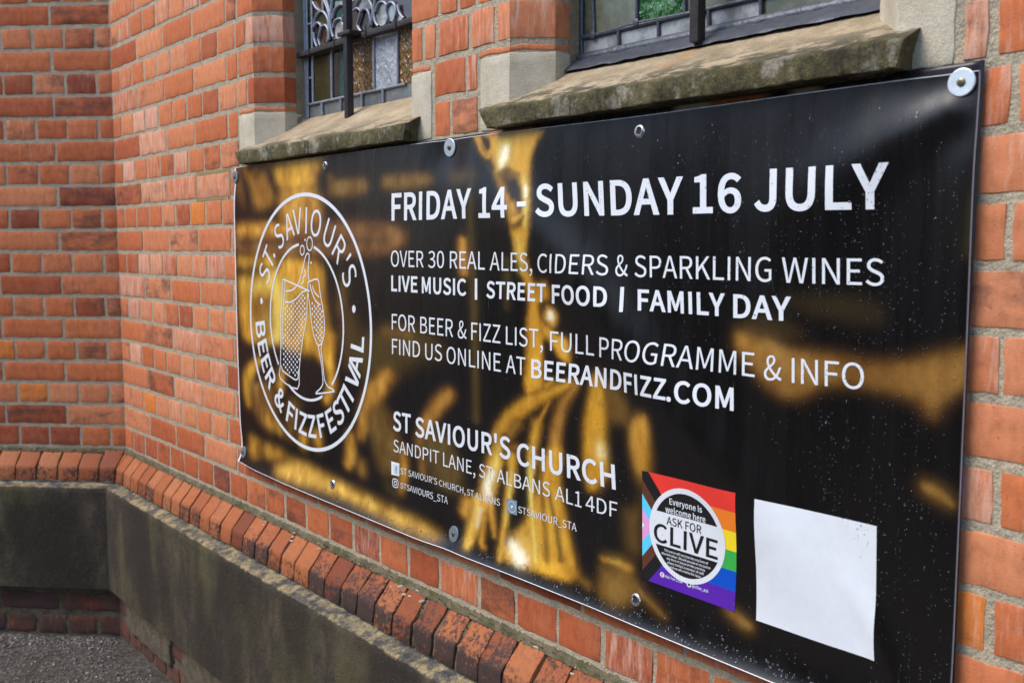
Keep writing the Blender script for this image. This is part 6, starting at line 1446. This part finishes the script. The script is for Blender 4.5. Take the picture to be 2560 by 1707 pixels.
# social icons
def bil(q, s, t):
    bl, br, tl, tr = (np.array(p) for p in q)
    p = (bl * (1 - s) + br * s) * (1 - t) + (tl * (1 - s) + tr * s) * t
    return (float(p[0]), float(p[1]))
def qpoly(q, pts): return [bil(q, s, t) for s, t in pts], [list(range(len(pts)))]
def icon(name, lab):
    e = empty(name, (0, 0, 0)); e.parent = banner; label(e, lab); return e
def letter_in(q, text, s0, s1, t0, t1, bold=0):
    fl = Flat(); polys, x0, x1 = word_polys(text, bold)
    fn = lambda x, y: bil(q, s0 + (s1 - s0) * (x - x0) / (x1 - x0), t0 + (t1 - t0) * y / 1000)
    for g in polys: fl.add(*tess(g, fn))
    return fl
ic = icon('social_icon', 'white square icon with a letter f')
press('icon_square', *qpoly(FSQ, [(0, 0), (1, 0), (1, 1), (0, 1)]), ic, flat('icon_white', (232, 238, 244)), OFF)
press('icon_panel', *qpoly(FSQ, [(.22, .12), (.90, .12), (.90, .86), (.22, .86)]), ic, flat('icon_pale', (205, 214, 224)), OFF + .0002)
fl = letter_in(FSQ, 'f', .50, .78, .16, .66, 25); press('letter', fl.V, fl.F, ic, flat('icon_grey', (120, 140, 158)), OFF + .0004)
def rrect(q, m, r, n=5):
    pts = []
    for (cx, cy, a0) in ((1 - m - r, m + r, -90), (1 - m - r, 1 - m - r, 0), (m + r, 1 - m - r, 90), (m + r, m + r, 180)):
        for k in range(n + 1):
            a = math.radians(a0 + 90 * k / n); pts.append(bil(q, cx + r * math.cos(a), cy + r * math.sin(a)))
    return pts
ic = icon('social_icon', 'outlined rounded square icon of a camera')
press('icon_outline', *ribbon(rrect(ISQ, .05, .26), .0022, True), ic, M['white'], OFF)
press('icon_lens', *ribbon([bil(ISQ, .5 + .22 * math.cos(a), .5 + .22 * math.sin(a)) for a in np.linspace(0, 2 * math.pi, 25)[:-1]], .0020, True), ic, M['white'], OFF)
press('icon_dot', *qpoly(ISQ, [(.70 + .05 * math.cos(a), .72 + .05 * math.sin(a)) for a in np.linspace(0, 2 * math.pi, 9)[:-1]]), ic, M['white'], OFF)
BIRD = [(.08, .30), (.22, .24), (.40, .18), (.58, .22), (.72, .36), (.80, .54), (.82, .64), (.92, .74), (.82, .73), (.88, .82), (.76, .78), (.66, .82), (.54, .78), (.50, .66), (.36, .69), (.22, .80), (.18, .68), (.24, .58), (.16, .60), (.22, .46), (.32, .42), (.22, .40), (.30, .33)]
def bird(q, s0, s1, t0, t1): 
    g = [np.array([(s0 + (s1 - s0) * a, t0 + (t1 - t0) * b) for a, b in BIRD])]
    return tess(g, lambda a, b: bil(q, a, b))
ic = icon('social_icon', 'grey square icon with a small white bird in a ring')
press('icon_square', *qpoly(TSQ, [(0, 0), (1, 0), (1, 1), (0, 1)]), ic, flat('icon_blue', (120, 142, 158)), OFF)
press('icon_ring', *ribbon([bil(TSQ, .5 + .37 * math.cos(a), .5 + .37 * math.sin(a)) for a in np.linspace(0, 2 * math.pi, 33)[:-1]], .0010, True), ic, M['white'], OFF + .0002)
press('icon_bird', *bird(TSQ, .32, .68, .32, .68), ic, M['white'], OFF + .0002)

# welcome badge with the pride stripes
bd = empty('badge', (0, 0, 0)); bd.parent = banner
label(bd, 'square rainbow striped badge with a round welcome notice')
ASP = .93
stripes = [('red', (232, 58, 48)), ('orange', (240, 128, 36)), ('yellow', (246, 216, 40)), ('green', (58, 172, 74)), ('blue', (0, 78, 190)), ('purple', (88, 32, 164))]
for i, (nm, c) in enumerate(stripes):
    press('stripe', *qpoly(BADGE, [(0, 1 - (i + 1) / 6), (1, 1 - (i + 1) / 6), (1, 1 - i / 6), (0, 1 - i / 6)]), bd, flat('print_' + nm, c), OFF, lab=nm + ' stripe')
def chev(v, tip): return [(0, v), (tip, .5), (0, 1 - v)]
def chevron(v0, v1): # v measured from the top
    k = 1.22
    f = lambda v: (.5 - v) / k
    t0, t1 = f(v0), f(v1)
    if v0 < 0: return [(0, 0), (-v0 / k, 0), (t0, .5), (-v0 / k, 1), (0, 1), (0, 1 - v1), (t1, .5), (0, v1)]
    if v1 >= .5: return [(0, v0), (t0, .5), (0, 1 - v0)]
    return [(0, v0), (t0, .5), (0, 1 - v0), (0, 1 - v1), (t1, .5), (0, v1)]
for i, (nm, c, a, b) in enumerate([('black', (24, 22, 24), -.088, .075), ('brown', (92, 52, 38), .075, .21), ('sky', (92, 204, 238), .21, .345), ('pink', (226, 158, 208), .345, .47), ('chev_white', (236, 238, 244), .47, .5)]):
    g = [np.array(chevron(a, b))]
    press('chevron', *tess(g, lambda s, t: bil(BADGE, s, t)), bd, flat('print_' + nm, c), OFF + .0002, lab=nm.replace('chev_', '') + ' chevron')
CX_, CY_, CR = .486, .512, .405
circ = lambda r, a0=0, a1=360, n=64: [(CX_ + r * math.cos(math.radians(a0 + (a1 - a0) * k / n)), CY_ + r * 1.02 * math.sin(math.radians(a0 + (a1 - a0) * k / n))) for k in range(n + (0 if a1 - a0 == 360 else 1))]
press('notice_disc', *qpoly(BADGE, circ(CR)), bd, M['white'], OFF + .0004)
ri_ = CR * .885
a1 = math.degrees(math.asin((.670 - CY_) / (ri_ * 1.02))); a2 = math.degrees(math.asin((CY_ - .366) / (ri_ * 1.02)))
press('notice_band', *qpoly(BADGE, circ(ri_, a1, 180 - a1, 30)), bd, flat('print_black', (24, 22, 24)), OFF + .0006)
press('notice_band', *qpoly(BADGE, circ(ri_, 180 + a2, 360 - a2, 30)), bd, flat('print_black', (24, 22, 24)), OFF + .0006)
def btext(t, s0, s1, v0, v1, mat, bold, lab=None):
    fl = letter_in(BADGE, t, s0, s1, 1 - v1, 1 - v0, bold); press('lettering', fl.V, fl.F, bd, mat, OFF + .0008, lab=lab)
wm, km = M['white'], flat('print_black', (24, 22, 24))
btext('Everyone is', .305, .655, .190, .245, wm, 26, 'white words Everyone is')
btext('welcome here', .262, .690, .268, .325, wm, 26, 'white words welcome here')
btext('ASK FOR', .275, .645, .358, .430, km, 10, 'black words ASK FOR')
btext('CLIVE', .135, .815, .445, .612, km, 22, 'big black word CLIVE')
for i, t in enumerate(['This venue will not tolerate any form of', 'discrimination. Should you see or encounter', 'any form of abuse on the premises', 'please contact a member of staff', 'and we will resolve the issue.']):
    hw = (.235, .262, .205, .195, .17)[i]
    btext(t, CX_ - hw, CX_ + hw, .656 + .034 * i, .678 + .034 * i, wm, 20)
for (s, v) in ((.232, .900), (.528, .905)):
    press('icon_disc', *qpoly(BADGE, [(s + .026 * math.cos(a), 1 - v + .024 * math.sin(a)) for a in np.linspace(0, 2 * math.pi, 17)[:-1]]), bd, wm, OFF + .0004)
fl = letter_in(BADGE, 'f', .224, .241, .084, .114, 30); press('icon_letter', fl.V, fl.F, bd, flat('print_purple', (88, 32, 164)), OFF + .0008)
press('icon_bird', *bird(BADGE, .510, .546, .078, .112), bd, flat('print_black', (24, 22, 24)), OFF + .0008)
btext('Ask For Clive', .268, .458, .888, .915, wm, 20); btext('@clive_ask', .562, .735, .890, .918, wm, 20)
# white printed panel
press('white_panel', *qpoly(PANEL, [(0, 0), (1, 0), (1, 1), (0, 1)]), banner, M['white'], OFF, .006, lab='blank white square panel')

# ------------------------------------------------------------------ eyelets, washers, older banner, water
def lathe(prof, n=28):
    V = []; F = []
    for (r, y) in prof:
        for k in range(n): a = 2 * math.pi * k / n; V.append((r * math.cos(a), -y, r * math.sin(a)))
    m = len(prof)
    for i in range(m - 1):
        for k in range(n): F.append([i * n + k, i * n + (k + 1) % n, (i + 1) * n + (k + 1) % n, (i + 1) * n + k])
    return V, F
def frame_at(x, z):
    d = 1e-3
    p = lift(x, z); px = lift(x + d, z) - p; pz = lift(x, z + d) - p
    nv = Vector(np.cross(px, pz)).normalized()
    if nv.y > 0: nv = -nv
    return Vector(p), nv
def placed(V, x, z, lift_=0.0, tilt=1.0, spin=0.0):
    p, nv = frame_at(x, z)
    nv = (nv * tilt + Vector((0, -1, 0)) * (1 - tilt)).normalized()
    q = Vector((0, -1, 0)).rotation_difference(nv)
    c, s = math.cos(spin), math.sin(spin)
    return [p + nv * lift_ + q @ Vector((v[0] * c - v[2] * s, v[1], v[0] * s + v[2] * c)) for v in V]
for x, z in EYE:
    V, F = lathe([(.0052, -.003), (.0052, .0012), (.0060, .0024), (.0078, .0026), (.0098, .0016), (.0106, .0002)])
    b = MB(); b.add(placed(V, x, z), F)
    e = b.build('eyelet', M['steel'], banner); fix_n = None
    V, F = disc(0, 0, .0052, .0052, 24)
    b = MB(); b.add(placed([(a, 0, c) for a, c in V], x, z, .0004), F); b.build('eyelet_hole', M['hole'], e)
WL_ = ['small grey washer pinning the top left corner of the banner', 'round white washer on the top edge beside the gold picture', 'large pale zinc washer pinning the top right corner of the banner', 'grey washer pinning the bottom left corner of the banner', 'grey washer on the bottom edge beside the gold drapery']
for i, (x, z) in enumerate(WASH_PT):
    p, nv = frame_at(x, z)
    e = empty('washer', p); label(e, WL_[i], 'washer', 'washers screwed through the banner')
    R = .0160 if i != 1 else .0172
    V, F = lathe([(.0042, .0006), (.0046, .0020), (R - .0012, .0021), (R - .0003, .0017), (R, .0010), (R - .0002, -.0005), (.004, -.0006)], 40)
    b = MB(); b.add(placed(V, x, z, .0016, .7), F)
    mt = M['zinc'] if i in (1, 2) else M['greyzinc']
    b.build('washer_disc', mt, e, False)
    V, F = lathe([(.0050, .0016), (.0047, .0032), (.0030, .0040), (.0014, .0041)], 20); V2, F2 = disc(0, 0, .0014, .0014, 20)
    b = MB(); b.add(placed(V, x, z, .0016, .7), F); b.add(placed([(a, -.0041, c) for a, c in V2], x, z, .0016, .7), F2)
    for k in (0, 1):
        cr = [(-.0028, -.0042, -.0005), (.0028, -.0042, -.0005), (.0028, -.0042, .0005), (-.0028, -.0042, .0005)]
        b.add(placed(cr, x, z, .0016 + .0001 * k, .7, .6 + k * math.pi / 2), [[0, 1, 2, 3]], 1)
    b.build('screw', [M['screw'], M['hole']], e)

# the older banner behind
xs2 = frange(1.0, 2.9405, .02); zs2 = np.concatenate([frange(-.585, .18, .03), [.186, .190, .194, .198, .2025]])
V = []; CC = []
for x in xs2:
    for z in zs2:
        zz = min(z, .2025 if x > 2.83 else .1995) if z > .15 else z
        xx = x - (.005 * np.clip(-(z - .2) / .35, 0, 1) if x > 2.9 else 0)
        V.append((xx, -.0048 - .0008 * math.sin(x * 9 + z * 5), zz + ZC))
        c = (.020, .014, .018)
        if z > .15:
            s = math.sin(x * 37) + .6 * math.sin(x * 91 + 1)
            if 2.06 < x < 2.17: c = (.50, .15, .06)
            elif 2.50 < x < 2.66: c = (.55, .18, .06) if s > -.3 else (.6, .5, .36)
            elif 2.70 < x < 2.74: c = (.45, .40, .25)
        if x > 2.9 and -.29 < z < -.23: c = (.07, .05, .20)
        CC.append(c + (1,))
nz2 = len(zs2)
F = [[i * nz2 + j, (i + 1) * nz2 + j, (i + 1) * nz2 + j + 1, i * nz2 + j + 1] for i in range(len(xs2) - 1) for j in range(nz2 - 1)]
old = mesh_obj('banner', V, F, M['vinyl'], None, True, None, {'print': ('FLOAT_COLOR', CC)}, (1.95, -.004, ZC - .585))
sm = old.modifiers.new('thickness', 'SOLIDIFY'); sm.thickness = .0006; sm.offset = -1
label(old, 'older dark banner showing as a thin edge behind the black and gold one', 'banner')

# rain drops on the vinyl
dv, df = [], []
bmd = bmesh.new(); bmesh.ops.create_icosphere(bmd, subdivisions=1, radius=1)
bmd.verts.index_update()
DV = np.array([v.co[:] for v in bmd.verts]); DF = [[v.index for v in f.verts] for f in bmd.faces]; bmd.free()
def drop(x, z, r):
    p, nv = frame_at(x, z)
    q = np.array(Vector((0, 0, 1)).rotation_difference(nv).to_matrix())
    L = DV * np.array([r, r, r * .5]); L[:, 2] = np.maximum(L[:, 2], -.0001)
    b = len(dv); dv.extend((L @ q.T + np.array(p) + np.array(nv) * .0007).tolist()); df.extend([[b + i for i in f] for f in DF])
nd = 0
while nd < 3600:
    x = rng.uniform(1.2, XR - .006); z = rng.uniform(ZB + .03, ZT - .03)
    d, s_, t_ = seg(np.array([x]), np.array([z]), F2)
    w_ = .05 + .95 * np.clip((x - 2.55) / .25, 0, 1) * np.clip((.14 - z) / .1, .15, 1)
    ridge = math.exp(-((s_[0] + .035) / .04) ** 2) * (x > 2.2)
    if x < 2.2: w_ = .10 if z < .05 else .02
    w_ = max(w_, .9 * ridge)
    if rng.random() > w_: continue
    if rng.random() < .25:
        m = rng.integers(2, 6)
        for k in range(m):
            zz = z - k * rng.uniform(.004, .012)
            if zz > ZB + .03: drop(x + rng.normal(0, .0006), zz, rng.uniform(.0005, .0009)); nd += 1
    else: drop(x, z, rng.uniform(.0005, .0011) * (1.6 if rng.random() < .12 else 1)); nd += 1
for i in range(420):       # beads along the turned-out lower hem
    x = 1.4 + 1.5 * rng.random() ** .7
    drop(x, ZB + abs(rng.normal(.012, .008)) + .004, rng.uniform(.0007, .0020))
wt = NT('water'); wt.b.inputs['Transmission Weight'].default_value = .93; wt.b.inputs['IOR'].default_value = 1.33
M['water'] = wt.done((.62, .66, .74, 1), .06)  # pale body colour stands in for the sky glint in each drop
wo = mesh_obj('rain_drops', dv, df, M['water'], None, True, None, None, (2.4, -.02, ZC - .3))
label(wo, 'rain drops beaded over the right half of the black banner', 'water', kind='stuff')
